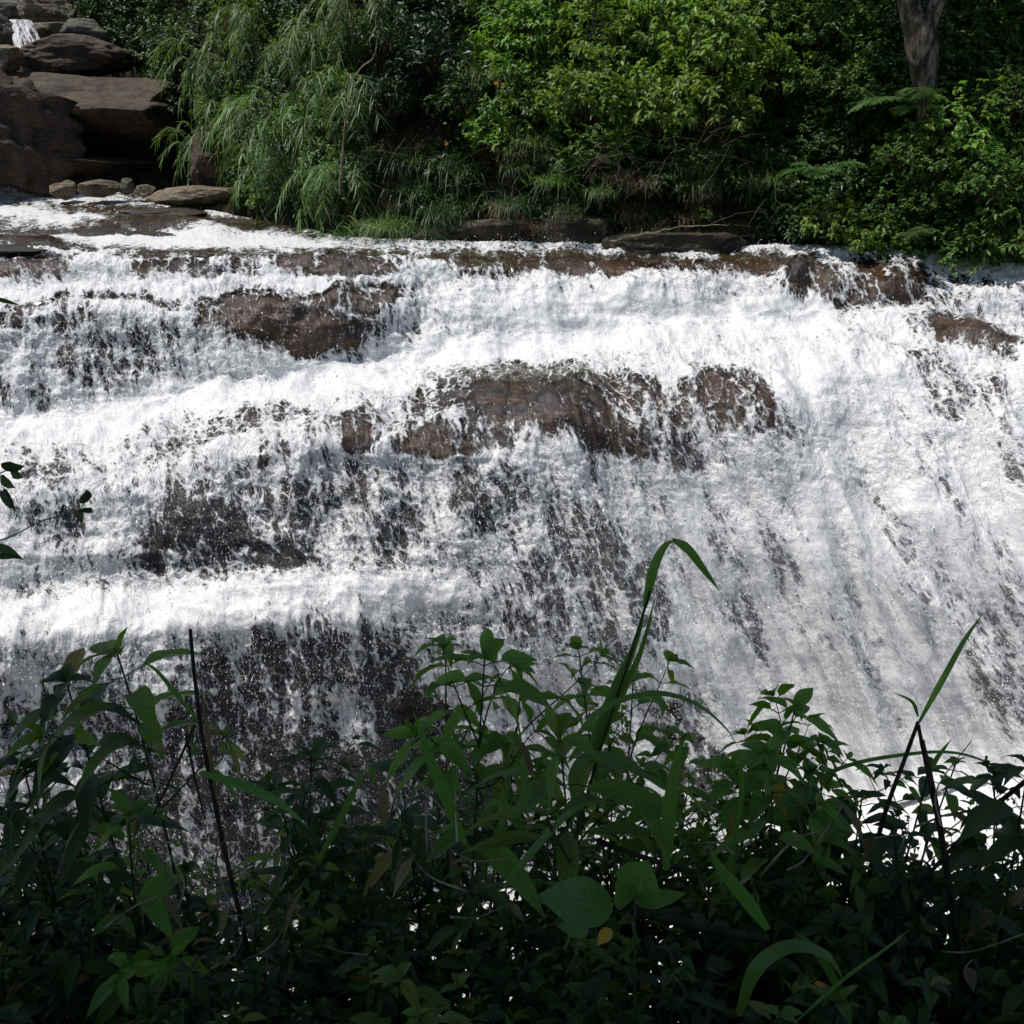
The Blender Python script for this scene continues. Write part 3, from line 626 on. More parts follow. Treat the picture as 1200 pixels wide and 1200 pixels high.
def reed_geo(seed, n, length, spread=(-.3, -1), lean=.8, leafL=.34, leafW=.022):
    """arching canes with narrow leaves hanging like a comb"""
    q = np.random.RandomState(seed); g = Geo(); st = Geo()
    for k in range(n):
        az = math.atan2(spread[1], spread[0]) + q.normal(0, .75); o = np.array([math.cos(az), math.sin(az), 0])
        Lc = length * q.uniform(.55, 1.15); s0 = np.append(q.normal(0, .22, 2), -.15); ln = lean * q.uniform(.5, 1.2)
        tip = s0 + o * Lc * .62 * ln + [0, 0, Lc * q.uniform(-.15, .55)]
        P = bez(s0, s0 + o * Lc * .08 + [0, 0, Lc * .5], s0 + o * Lc * .35 * ln + [0, 0, Lc * .75], tip, 22)
        add_tube(st, P, np.linspace(.010, .002, 22), 4)
        m = int(Lc / .05); t = np.sort(q.uniform(.22, 1, m)); ii = t * 21; i0 = np.minimum(ii.astype(int), 20); b = P[i0] + (P[i0 + 1] - P[i0]) * (ii - i0)[:, None]
        T = nrm(P[i0 + 1] - P[i0]); sd = nrm(np.cross(T, [0, 0, 1.])) * np.where(np.arange(m) % 2, 1, -1)[:, None]
        dirs = nrm(T * .75 + sd * .55 + [0, 0, .12] + q.normal(0, .16, (m, 3)))
        Ls = leafL * q.uniform(.6, 1.15, m)
        add_leaves(g, b, dirs, nrm(np.array([0, 0, 1.]) + q.normal(0, .2, (m, 3))), Ls, leafW * q.uniform(.7, 1.3, m), q.uniform(.2, .8, m), np.clip(q.rand(m) * .7 + .3 * q.rand(), 0, 1), 4, 'blade', .15)
    return g, st
def grass_geo(seed, n, L, W, spread=.25, droop=.8, out=(0, -.6)):
    q = np.random.RandomState(seed); g = Geo()
    b = np.concatenate([q.normal(0, spread, (n, 2)), q.normal(0, .04, (n, 1))], 1)
    d = nrm(np.concatenate([q.normal(0, .5, (n, 2)) + np.array(out), q.uniform(.5, 1.3, (n, 1))], 1))
    add_leaves(g, b, d, nrm(np.array([0, 0, 1.]) + q.normal(0, .3, (n, 3))), L * q.uniform(.5, 1.2, n), W * q.uniform(.7, 1.3, n), droop * q.uniform(.3, 1.5, n), q.rand(n), 6, 'blade', .15)
    return g, None
def fern_geo(seed, n, L):
    """flat feathery fronds: each frond carries many pinnae"""
    q = np.random.RandomState(seed); g = Geo(); st = Geo()
    for k in range(n):
        az = q.uniform(-2.9, -.2); o = np.array([math.cos(az), math.sin(az), q.uniform(.0, .6)]); Lc = L * q.uniform(.7, 1.2)
        s0 = q.normal(0, .05, 3); P = bez(s0, s0 + o * Lc * .4, s0 + o * Lc * .8, s0 + o * Lc + [0, 0, -Lc * .3], 14)
        add_tube(st, P, np.linspace(.006, .0015, 14), 4)
        for sgn in (-1, 1):
            m = 26; t = np.linspace(.12, .98, m); ii = t * 13; i0 = np.minimum(ii.astype(int), 12); b = P[i0] + (P[i0 + 1] - P[i0]) * (ii - i0)[:, None]
            T = nrm(P[i0 + 1] - P[i0]); sd = nrm(np.cross(T, [0, 0, 1.])) * sgn
            Ls = Lc * .30 * np.sin(np.pi * (t * .86 + .12)); add_leaves(g, b, nrm(sd + T * .45 + q.normal(0, .06, (m, 3))), np.tile([0, 0, 1.], (m, 1)), Ls, .022 * Lc / .5, .25, .3 + .5 * q.rand(), 2, 'lance', .1)
    return g, st
VAR = {}
def variants(kind, fn, n=3): VAR[kind] = [fn(k) for k in range(n)]
variants('bright', lambda k: leafy_geo(100 + k, .75, 125, .115, .058, 10, .55, 'ovate', 1.1), 4)
variants('mid', lambda k: leafy_geo(110 + k, .7, 110, .11, .05, 9, .4, 'ovate', 1.0), 4)
variants('small', lambda k: leafy_geo(120 + k, .6, 130, .075, .035, 9, .3, 'ovate', .9), 3)
variants('dark', lambda k: leafy_geo(130 + k, .7, 75, .18, .06, 9, .25, 'obov', 1.0), 3)
variants('reed', lambda k: reed_geo(140 + k, 17, 2.4), 4)
variants('grass', lambda k: grass_geo(150 + k, 220, .75, .014), 3)
variants('fern', lambda k: fern_geo(160 + k, 9, .75), 2)
MAT_OF = dict(bright='bright', mid='mid', small='mid', dark='dark', reed='reed', grass='reed', fern='fern')
MESH = {}
def var_mesh(kind, k, mat=None):
    key = (kind, k, mat)
    if key not in MESH:
        g, st = VAR[kind][k]
        MESH[key] = (g.mesh('foliage', ML[mat or MAT_OF[kind]]), st.mesh('stems', BK) if st else None)
    return MESH[key]
def plant(name, kind, px, py, scale, label, cat, group=None, mat=None, off=.3, seed=0, rz=None, Y=None):
    """a plant rooted in the far bank where the pixel ray meets it, drawn a little towards the river"""
    p, d = hit(px, py)
    if Y: p = U(px, py, Y)
    p = p - d * off
    e = bpy.data.objects.new(name, None); C.objects.link(e); e.location = p - Vector((0, 0, .3 * scale)); e.scale = (scale,) * 3
    e.rotation_euler = (0, 0, (seed * 2.4) % 6.28 if rz is None else rz); tag(e, label, cat, group)
    fm, sm = var_mesh(kind, seed % len(VAR[kind]), mat)
    f = bpy.data.objects.new('foliage', fm); C.objects.link(f); f.parent = e
    if sm: s_ = bpy.data.objects.new('stems', sm); C.objects.link(s_); s_.parent = e
    return e
# thick growth nobody could count: one object per leaf colour
def undergrowth():
    q = np.random.RandomState(5); acc = {}
    def put(kind, mat, px, py, sc_, off, rz=None):
        p, d = hit(px, py); p = p - d * off - Vector((0, 0, .3 * sc_))
        g, st = VAR[kind][q.randint(len(VAR[kind]))]; a = q.uniform(0, 6.28) if rz is None else rz
        M = np.array([[math.cos(a), -math.sin(a), 0], [math.sin(a), math.cos(a), 0], [0, 0, 1]]) * sc_
        acc.setdefault(mat, Geo()).add_geo(g, M, p)
    for py in range(-70, 305, 24):
        for px in range(-60, 1270, 34):
            x = px + q.uniform(-16, 16); y = py + q.uniform(-12, 12)
            Yf, pf = bank_foot(x)
            if y > pf - 18: continue
            if x < 175 and y > 60: continue
            if x < 105 and y > -20: continue
            if x < 235 and y > 150: continue
            low = y > pf - 75
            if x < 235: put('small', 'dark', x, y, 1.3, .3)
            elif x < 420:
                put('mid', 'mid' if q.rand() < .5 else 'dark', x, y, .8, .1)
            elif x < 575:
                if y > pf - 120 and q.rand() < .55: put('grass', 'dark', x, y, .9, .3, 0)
                elif q.rand() < .75: put('dark', 'hollow_shade', x, y, .7, -.2)
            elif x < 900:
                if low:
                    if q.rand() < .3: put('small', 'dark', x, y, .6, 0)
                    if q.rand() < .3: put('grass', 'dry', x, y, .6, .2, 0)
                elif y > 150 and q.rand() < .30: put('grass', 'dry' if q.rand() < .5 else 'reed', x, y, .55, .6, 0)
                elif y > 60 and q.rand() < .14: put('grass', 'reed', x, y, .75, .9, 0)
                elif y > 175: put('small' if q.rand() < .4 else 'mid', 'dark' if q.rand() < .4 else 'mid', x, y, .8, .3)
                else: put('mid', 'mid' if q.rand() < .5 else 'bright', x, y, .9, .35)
            elif x < 1070: put('small' if q.rand() < .5 else 'mid', 'dark' if q.rand() < (.65 if y > 120 else .35) else 'mid', x, y, .85, .25)  # more dark leaves lower down, painting in the shadow on this stretch
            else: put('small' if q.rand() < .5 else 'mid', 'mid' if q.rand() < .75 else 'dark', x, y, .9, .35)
    lab = dict(dark='dark tangled undergrowth covering the far bank', hollow_shade='foliage coloured very dark for the shade of the hollow beside the reeds', mid='mid green undergrowth covering the far bank', bright='fresh green undergrowth on the upper far bank', dry='dry grass and dead leaves hanging low on the far bank', reed='reed undergrowth')
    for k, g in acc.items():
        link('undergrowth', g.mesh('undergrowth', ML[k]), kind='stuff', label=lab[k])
undergrowth()

T = 'trees'
G_R = 'reed clumps overhanging the stream'
for i, (x, y, s_, off, lab) in enumerate([
 (300, 60, 1.0, .6, 'arching reed clump at the top of the reed mass by the dark forest'),
 (262, 100, 1.0, .8, 'reed clump whose canes arch leftwards over the shrubs beside the huge slab'),
 (355, 90, 1.0, .9, 'pale green reed clump in the upper middle of the reed mass'),
 (420, 40, .9, .9, 'reed clump hanging over the top of the dark glossy shrub'),
 (290, 170, 1.05, .9, 'reed clump leaning out above the reddish boulder'),
 (350, 180, 1.05, 1.1, 'dense reed clump in the centre of the reed mass left of the pale hanging branch'),
 (330, 225, .9, 1.0, 'lowest reed clump brushing the white water at the foot of the bank'),
 (395, 235, .8, .9, 'reed clump at the bank corner under the pale hanging branch'),
 (400, 140, .9, 1.0, 'reed clump crossed by the pale hanging branch'),
 (245, 190, .8, .7, 'short reed clump over the yellowish boulder at the left end of the reed mass')]):
    plant('reed_clump', 'reed', x, y, s_, lab, 'reed', G_R, None, off, i, rz=(-.35 if x < 340 else 0) + .12 * (i % 3))
for i, (x, y, s_, off, lab) in enumerate([
 (455, 45, .9, .9, 'dark glossy shrub with leaf rosettes, upper one beside the reeds'),
 (510, 60, 1.0, 1.1, 'largest dark glossy shrub above the black hollow in the bank'),
 (545, 110, .8, .9, 'dark glossy shrub at the right rim of the black hollow'),
 (455, 120, .8, .9, 'dark glossy shrub just right of the pale hanging branch')]):
    plant('glossy_shrub', 'dark', x, y, s_, lab, 'shrub', 'dark glossy shrubs beside the reeds', 'hollow_shade' if i % 2 else None, off, i)
for i, (x, y, s_, off, k, lab) in enumerate([
 (620, 40, 1.0, .8, 'bright', 'green leafy creeper mass at the top of the bank right of the glossy shrubs'),
 (610, 120, .9, .9, 'mid', 'leafy creeper with orange flowers beside it on the bank'),
 (690, 50, 1.0, 1.0, 'bright', 'bright creeper mass high on the bank left of the sunniest clump'),
 (690, 120, .9, 1.0, 'bright', 'mid green creeper clump hanging in the middle of the bank'),
 (765, 45, 1.1, 1.2, 'bright', 'sunlit large leaved creeper clump at the top centre right of the bank'),
 (770, 125, 1.0, 1.2, 'bright', 'sunlit creeper clump that hangs below the topmost bright leaves'),
 (840, 55, 1.1, 1.3, 'bright', 'brightest creeper clump with broad yellow green leaves'),
 (835, 130, 1.0, 1.3, 'bright', 'bright creeper clump bulging out above the dry twigs'),
 (900, 90, .9, 1.1, 'bright', 'bright creeper clump at the right end of the sunlit leaves'),
 (890, 20, .9, .9, 'mid', 'leafy clump at the top of the bank left of the forked trunk'),
 (970, 40, .9, .9, 'mid', 'dark green leafy bush just left of the forked trunk'),
 (975, 100, .7, .9, 'mid', 'small leafy bush below and left of the forked trunk'),
 (1150, 50, 1.0, .7, 'mid', 'leafy bush right of the forked trunk at the top of the bank'),
 (1185, 115, 1.0, .9, 'small', 'fine leaved bush at the right edge of the bank'),
 (1120, 160, .9, 1.0, 'bright', 'light green bush with drooping leaves right of the dark hollow'),
 (1160, 210, .9, .9, 'small', 'fine leaved bush low on the right bank above the lip'),
 (1090, 230, .8, .8, 'small', 'dark fine leaved bush low on the bank right of the fern tuft'),
 (1185, 275, .8, .7, 'mid', 'leafy bush at the far right corner of the lip of the fall'),
 (975, 262, .62, .9, 'bright', 'fresh light green bush growing at water level right of the mossy boulder'),
 (1010, 285, .42, .9, 'bright', 'small light green sapling clump at water level'),
 (700, 180, .7, .9, 'mid', 'olive creeper clump just above the dry twigs'),
 (820, 190, .6, .9, 'mid', 'drooping creeper end over the flat mossy boulder'),
 (205, 120, .9, .8, 'small', 'dark small leaved shrub hanging beside the huge slab'),
 (215, 60, 1.0, .6, 'small', 'shadowed shrub behind the reeds above the huge slab'),
 (1098, 190, .6, 1.2, 'mid', 'leafy clump hiding the foot of the forked trunk'),
 (1060, 175, .7, 1.4, 'small', 'dark leafy clump left of the foot of the forked trunk'),
 (825, 252, .25, .5, 'mid', 'tiny sprig growing on top of the flat mossy boulder')]):
    plant('creeper' if 'creeper' in lab else 'shrub', k, x, y, s_, lab, 'creeper' if 'creeper' in lab else 'shrub', None, ('mid' if k == 'small' and x > 300 else None) if k != 'mid' else None, off, i)
for i, (x, y, s_, lab) in enumerate([
 (955, 180, .9, 'feathery fern like spray hanging in front of the dark hollow'),
 (1035, 100, 1.1, 'feathery spray of fronds just left of the forked trunk'),
 (1082, 92, 1.3, 'feathery spray of fronds crossing the forked trunk'),
 (1065, 262, .7, 'small fern tuft low on the bank above the ledge stone')]):
    plant('fern', 'fern', x, y, s_, lab, 'fern', None, None, 1.3, i)
for i, (x, y, s_, m_, lab) in enumerate([
 (455, 250, .9, None, 'green grass tuft hanging over the bank corner'), (410, 262, .8, None, 'grass tuft trailing into the water below the reeds'),
 (520, 235, .8, 'dark', 'dark grass tuft under the black hollow'), (580, 75, .8, 'reed', 'hanging grass between the glossy shrub and the creepers'),
 (820, 205, .6, 'reed', 'pale grass tuft hanging at the end of the bright creepers'), (705, 215, .5, 'reed', 'pale grass tuft among the dry twigs'),
 (650, 200, .7, 'mid', 'olive grass tuft above the lichen covered block'), (600, 225, .7, 'dark', 'dark grass curtain over the undercut boulder'), (665, 235, .55, 'dark', 'dark grass hanging onto the lichen covered block')]):
    plant('grass_tuft', 'grass', x, y, s_, lab, 'grass', None, m_, .9, i, rz=0)

# orange flowers on the bank
def flower(px, py, off, lab):
    p, d = hit(px, py); p = p - d * off; g = Geo(); st = Geo()
    th = np.linspace(0, 2 * math.pi, 5, endpoint=False)
    dr = np.stack([np.cos(th), -.35 + 0 * th, np.sin(th)], -1)
    add_leaves(g, np.zeros((5, 3)), dr, np.tile([0, -1., .3], (5, 1)), .04, .036, .1, .6, 3, 'obov')
    add_tube(st, bez((0, .3, -.35), (0, .25, -.2), (0, .1, -.05), (0, .01, 0), 6), .006, 4)
    e = bpy.data.objects.new('flower', None); C.objects.link(e); e.location = p; tag(e, lab, 'flower')
    link('petals', g.mesh('petals', FLO), e); link('stem', st.mesh('stem', BK), e)
m_ = N('orange_petal'); FLO = m_.done(m_.bsdf((.75, .24, .01), .5, None, .3))
flower(589, 101, 1.75, 'orange flower highest on the creepers, right of the black hollow')
flower(581, 97, 1.72, 'small orange flower touching the highest one on its left')
flower(523, 168, 1.2, 'single orange flower low in the dark hollow')

# forked tree and hanging branch, dead twigs
def tubes_obj(name, lst, mat, parent, sides=8, bumpy=0):
    g = Geo()
    for P, r in lst:
        P = curve_pts(P, 24); rr = np.interp(np.linspace(0, 1, 24), np.linspace(0, 1, len(r)), r)
        if bumpy: rr = rr * (1 + bumpy * (fbm(P * 3, 3) - .5) * 2)
        add_tube(g, P, rr, sides)
    return link(name, g.mesh(name, mat), parent)
def L(*p, Y=17.6): return [tuple(U(x, y, Y)) for x, y in p]
def forked_tree():
    e = bpy.data.objects.new('tree', None); C.objects.link(e); e.location = U(1088, 200, 18.2)
    tag(e, 'tall forked tree with pale mottled bark on the upper right bank', 'tree')
    inv = -np.array(e.location)
    def loc(P): return [tuple(np.array(p) + inv) for p in P]
    tubes_obj('trunk', [(loc(L((1090, 260), (1087, 170), (1084, 100), (1079, 44), (1066, 5), (1058, -80), (1050, -190), Y=18.0)), [.20, .16, .17, .25, .155, .15, .13])], BKG, e, 14, .12)
    tubes_obj('limb', [(loc(L((1082, 56), (1089, 26), (1096, 4), (1108, -40), (1130, -170), Y=17.95)), [.17, .14, .13, .12, .09])], BKG, e, 12, .1)
    g = Geo(); q = np.random.RandomState(3)
    for k, (x, y, z) in enumerate([(-1, .5, 4.2), (1, .2, 4.4), (0, 1.5, 5), (2.2, 1, 4.8), (-2.2, 1.2, 4.9), (.5, -.6, 5.2), (3, 0, 5.2)]):
        g.add_geo(VAR['mid'][k % 4][0], np.eye(3) * 1.9, (x, y, z))
    link('crown', g.mesh('crown', ML['mid']), e)
forked_tree()
def branch(name, lst, mat, lab, cat, Yb):
    g = Geo(); base = np.array(U(*lst[0][0][0], Yb))
    for P, r in lst:
        Q = np.array(L(*P, Y=Yb)) - base; Q[:, 1] += np.linspace(0, .3, len(Q)) * (1 if len(P) % 2 else -1)
        Q = curve_pts(Q, 18); add_tube(g, Q + np.random.RandomState(len(P)).normal(0, .004 if cat == 'twigs' else .012, Q.shape), np.linspace(r, r * .4, 18), 5)
    link(name, g.mesh(name, mat), None, base.tolist(), lab, cat)
branch('dead_branch', [([(398, 228), (402, 180), (407, 130), (415, 92), (441, 66), (446, 40)], .019), ([(414, 96), (404, 82), (395, 60)], .012), ([(402, 180), (392, 205), (372, 236)], .012)], BKD, 'pale bare branch hanging down through the reeds', 'branch', 18.4)
branch('dead_branch', [([(715, 282), (760, 272), (800, 264), (850, 262)], .012)], BKD, 'thin pale branch lying along the flat mossy boulder', 'branch', 17.3)
tw = np.random.RandomState(12)
for x, y, n, lab in [(690, 205, 15, 'tangle of dry twigs under the olive creepers'), (760, 200, 16, 'tangle of dry twigs above the flat mossy boulder'), (850, 175, 12, 'tangle of brown twigs under the brightest creepers'), (880, 270, 12, 'driftwood twigs piled at water level right of the flat mossy boulder'), (1050, 285, 10, 'bare driftwood twigs by the fern tuft at water level'), (590, 215, 9, 'a few dry stems hanging above the dark undercut boulder'), (430, 180, 8, 'thin bare stems in the black hollow beside the reeds')]:
    lst = []
    for k in range(n):
        cx_, cy_ = x + tw.normal(0, 30), y + tw.normal(0, 16); a_ = tw.uniform(-1.2, 1.2); l_ = tw.uniform(14, 38)
        p0 = (cx_ - l_ * math.cos(a_), cy_ - l_ * math.sin(a_)); p2 = (cx_ + l_ * math.cos(a_), cy_ + l_ * math.sin(a_) + 6)
        lst.append(([p0, (cx_ + tw.normal(0, 3), cy_ - 4 + tw.normal(0, 4)), p2], tw.uniform(.003, .006)))
    branch('twig_tangle', lst, BKT, lab, 'twigs', 17.35 if x > 860 else 17.6)

# ------------------------------------------------------------------ near bank
def near_z(x, y):
    return CAMZ + np.interp(y, [-6, 1.0, 1.6, 3.2, 4.6, 5.4, 7], [-1.4, -1.55, -1.95, -3.9, -9.2, -10, -10.5]) + .25 * (fbm(np.stack([x * .9, y * .9, 0 * x], -1), 3) - .5)
def build_near_bank():
    x, y = np.meshgrid(np.linspace(-14, 14, 140), np.linspace(-6, 7, 90)); z = near_z(x, y)
    m = N('near_soil'); pos = m.n('NewGeometry').outputs['Position']; a = m.noise(pos, 6, 6, .7)
    mt = m.done(m.bsdf(m.mix(m.ramp(a.outputs[0], .4, .65), (.012, .011, .006), (.05, .035, .02)), .9, m.bump(a.outputs[0], .8, .05), .1))
    link('near_bank', make_mesh('near_bank', np.stack([x, y, z], -1).reshape(-1, 3), [grid_faces(*x.shape)], None, mt), kind='structure', label='dark earth slope of the near bank')
build_near_bank()
FL = dict(
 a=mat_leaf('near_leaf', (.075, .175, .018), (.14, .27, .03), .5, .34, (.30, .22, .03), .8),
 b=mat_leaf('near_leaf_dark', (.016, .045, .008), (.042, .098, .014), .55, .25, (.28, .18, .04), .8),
 g=mat_leaf('near_blade', (.055, .14, .022), (.10, .21, .035), .5, .33, None, 0),
 broad=mat_leaf('near_broad_leaf', (.07, .19, .04), (.10, .24, .05), .45, .35, None, .9),
 dry=mat_leaf('near_dry', (.10, .075, .035), (.22, .17, .08), .6, .25, None, 0, (1.1, 1, .7)),
 yel=mat_leaf('near_yellow', (.45, .26, .03), (.5, .3, .04), .5, .3, None, .5))
STEM = mat_bark('green_stem', (.02, .04, .012), (.05, .08, .025), 40)
STEMB = mat_bark('brown_stem', (.02, .016, .01), (.05, .04, .025), 40)
def herb(seed, H, leafL, leafW, nodes, spacing, branches=3, shape='ovate', lean=(0, 0), top=5, droop=.45, r0=.006):
    """upright stem with opposite leaf pairs and a rosette on top. Tip at the origin, stem going down by H"""
    q = np.random.RandomState(seed); g = Geo(); st = Geo()
    def shoot(tip, root, nn, sp, LL, n_top, rad):
        tip = np.asarray(tip, float); root = np.asarray(root, float); m = 16
        P = bez(root, root + (tip - root) * .33 + q.normal(0, .02, 3), root + (tip - root) * .7 + q.normal(0, .02, 3), tip, m)
        add_tube(st, P, np.linspace(rad, rad * .35, m), 6)
        seg = np.linalg.norm(tip - root); ax = nrm(P[-1] - P[-3]); B = []; D = []; Ls = []
        a0 = q.uniform(0, 6.28)
        e1 = nrm(np.cross(ax, [0.3, 1, .1])); e2 = np.cross(ax, e1)
        for k in range(nn):
            t = 1 - (k + .35) * sp / seg
            if t < .04: break
            i = t * (m - 1); i0 = int(i); pt = P[i0] + (P[min(i0 + 1, m - 1)] - P[i0]) * (i - i0)
            for s in (0, math.pi):
                if q.rand() < .1: continue
                a_ = a0 + k * 1.57 + s + q.normal(0, .25); el = q.uniform(-.1, .5)
                d = (e1 * math.cos(a_) + e2 * math.sin(a_)) * math.cos(el) + ax * math.sin(el)
                pe = LL * q.uniform(.12, .3); add_tube(st, np.array([pt, pt + d * pe * .6 + ax * pe * .1, pt + d * pe]), .0016, 4)
                B.append(pt + d * pe); D.append(d); Ls.append(LL * min(1, .55 + .17 * (k + 1)) * q.uniform(.75, 1.15))
        for k in range(n_top):
            a_ = a0 + k * 2.4; el = q.uniform(.3, 1.1); d = (e1 * math.cos(a_) + e2 * math.sin(a_)) * math.cos(el) + ax * math.sin(el)
            B.append(tip); D.append(d); Ls.append(LL * q.uniform(.3, .75))
        B, D, Ls = map(np.array, (B, D, Ls)); n = len(B)
        add_leaves(g, B, D, nrm(ax * 1.0 + q.normal(0, .22, (n, 3))), Ls, Ls * leafW * q.uniform(.8, 1.15, n), droop * q.uniform(.4, 1.7, n), np.clip(q.rand(n), 0, 1), 9, shape, .22, .06)
    root = np.array([-lean[0] * H, -lean[1] * H, -H])
    shoot((0, 0, 0), root, nodes, spacing, leafL, top, r0)
    for b in range(branches):
        t = q.uniform(.06, .3) * min(1, .8 / H) ; p = root * t * 1.6; o = q.uniform(0, 6.28); ln = q.uniform(.10, .22)
        shoot(p + [math.cos(o) * ln, math.sin(o) * ln, q.uniform(.02, .15)], p + root * .1, max(2, nodes // 2), spacing * .8, leafL * q.uniform(.6, .85), 4, r0 * .5)
    return g, st
def put_herb(name, geo, px, py, Y, lab, cat='plant', mat='a', stem=STEM, group=None):
    p = U(px, py, Y); e = bpy.data.objects.new(name, None); C.objects.link(e)
    V, Fc, A = geo[1].arrays(); e.location = p; 
    link('foliage', geo[0].mesh('foliage', FL[mat]), e); link('stems', geo[1].mesh('stems', stem), e); tag(e, lab, cat, group); return e
def hgt(px, py, Y): p = U(px, py, Y); return max(.5, float(p.z - near_z(np.array(p.x), np.array(Y))))
HERBS = [  # tip pixel, distance, leaf length, width ratio, nodes, spacing, branches, shape, material, label
 (78, 800, 2.3, .165, .38, 9, .06, 2, 'ovate', 'b', 'big dark plant at the left with broad arching leaves and a cut stem'),
 (138, 768, 2.3, .17, .36, 6, .05, 2, 'ovate', 'a', 'leafy stem topped by curved leaves just left of the broken bare stalk'),
 (28, 900, 2.3, .14, .36, 7, .08, 3, 'ovate', 'b', 'large leaved dark plant in the left corner below the big dark plant'),
 (150, 955, 2.1, .13, .42, 6, .075, 3, 'ovate', 'a', 'small plant with serrated leaves below the broken bare stalk'),
 (365, 885, 2.6, .14, .34, 8, .05, 7, 'lance', 'b', 'bushy dark plant between the broken stalk and the dark rock of the fall'),
 (322, 925, 2.5, .13, .34, 6, .075, 2, 'lance', 'b', 'low leafy plant at the left foot of the bushy dark plant'),
 (470, 905, 2.5, .15, .26, 6, .07, 3, 'lance', 'b', 'plant with long narrow leaves in front of the darkest rock'),
 (522, 760, 2.5, .09, .40, 5, .075, 1, 'ovate', 'a', 'thin sprig with small leaves, first to rise left of the tall central plant'),
 (568, 772, 2.3, .17, .38, 10, .06, 4, 'ovate', 'a', 'tall central plant with broad paired leaves on a dark stem'),
 (612, 785, 2.5, .13, .36, 8, .075, 3, 'ovate', 'a', 'leafy plant leaning over between the tall central plant and the thin forked sprig'),
 (678, 762, 2.7, .10, .42, 6, .07, 3, 'ovate', 'a', 'thin forked sprig with small notched leaves left of the bent grass blade'),
 (655, 868, 2.0, .19, .27, 8, .035, 2, 'lance', 'a', 'whorled plant with long pointed leaves in front of the thin forked sprig'),
 (742, 800, 2.7, .13, .42, 7, .075, 3, 'ovate', 'a', 'leafy plant wrapped round the foot of the bent grass blade'),
 (800, 865, 2.6, .13, .40, 6, .075, 3, 'ovate', 'a', 'fresh green plant right of the bent grass blade'),
 (932, 830, 2.5, .135, .46, 9, .05, 10, 'ovate', 'a', 'round headed bushy plant with broad lobed leaves against the bright water'),
 (965, 872, 2.6, .10, .46, 5, .07, 3, 'ovate', 'a', 'small side plant touching the round headed bushy plant on its right'),
 (905, 920, 2.3, .12, .42, 6, .07, 3, 'ovate', 'a', 'leafy plant below the round headed bushy plant'),
 (1010, 935, 2.4, .14, .42, 6, .08, 3, 'ovate', 'b', 'plant with oval leaves under the arching cane'),
 (1088, 905, 2.5, .12, .42, 5, .09, 2, 'ovate', 'b', 'sparse plant beside the thick dark cane'),
 (1120, 895, 2.7, .09, .44, 4, .08, 2, 'ovate', 'a', 'small sprig standing free against the brightest foam'),
 (1165, 910, 2.4, .14, .44, 6, .085, 3, 'ovate', 'b', 'rounded leaf plant by the diagonal cane'),
 (1205, 900, 2.2, .14, .42, 7, .085, 3, 'ovate', 'b', 'leafy plant cut by the right edge of the view'),
]
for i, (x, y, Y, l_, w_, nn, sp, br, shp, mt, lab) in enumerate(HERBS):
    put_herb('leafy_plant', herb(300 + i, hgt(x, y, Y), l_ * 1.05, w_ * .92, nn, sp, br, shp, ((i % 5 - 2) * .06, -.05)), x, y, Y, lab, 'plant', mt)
q_ = np.random.RandomState(9)
# thick low growth below them
def near_undergrowth():
    hv = [herb(500 + k, 1.1, (.15, .10, .17, .09, .12)[k % 5], (.34, .36, .24, .42, .36)[k % 5], 9, .075, 5, ('ovate', 'lance')[k % 2], (0, -.05)) for k in range(10)]
    acc = {'a': Geo(), 'b': Geo()}; st = Geo()
    for py in range(930, 1380, 33):
        for px in range(-560, 2000, 44):
            x = px + q_.uniform(-30, 30); y = py + q_.uniform(-20, 20)
            top = np.interp(x, [-560, 60, 150, 190, 310, 340, 500, 560, 700, 850, 1000, 1100, 1250], [900, 930, 985, 1020, 1020, 950, 950, 890, 880, 915, 945, 960, 945])
            if y < top: continue
            if q_.rand() < ((.10 if x < 600 else .2) if y < 1060 else .0): continue
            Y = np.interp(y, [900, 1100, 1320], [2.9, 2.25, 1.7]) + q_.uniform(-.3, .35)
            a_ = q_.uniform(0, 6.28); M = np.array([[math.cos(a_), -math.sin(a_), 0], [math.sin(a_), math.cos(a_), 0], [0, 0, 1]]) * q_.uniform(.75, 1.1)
            k = q_.randint(10); acc['a' if q_.rand() < (.5 if y < 1020 else .2) else 'b'].add_geo(hv[k][0], M, U(x, y, Y)); st.add_geo(hv[k][1], M, U(x, y, Y))  # darker leaf colour more frequent low down, putting shade into the colour
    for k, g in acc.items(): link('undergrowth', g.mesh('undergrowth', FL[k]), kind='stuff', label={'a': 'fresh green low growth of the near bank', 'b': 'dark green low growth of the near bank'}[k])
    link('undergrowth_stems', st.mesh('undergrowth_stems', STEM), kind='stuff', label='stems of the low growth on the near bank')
near_undergrowth()
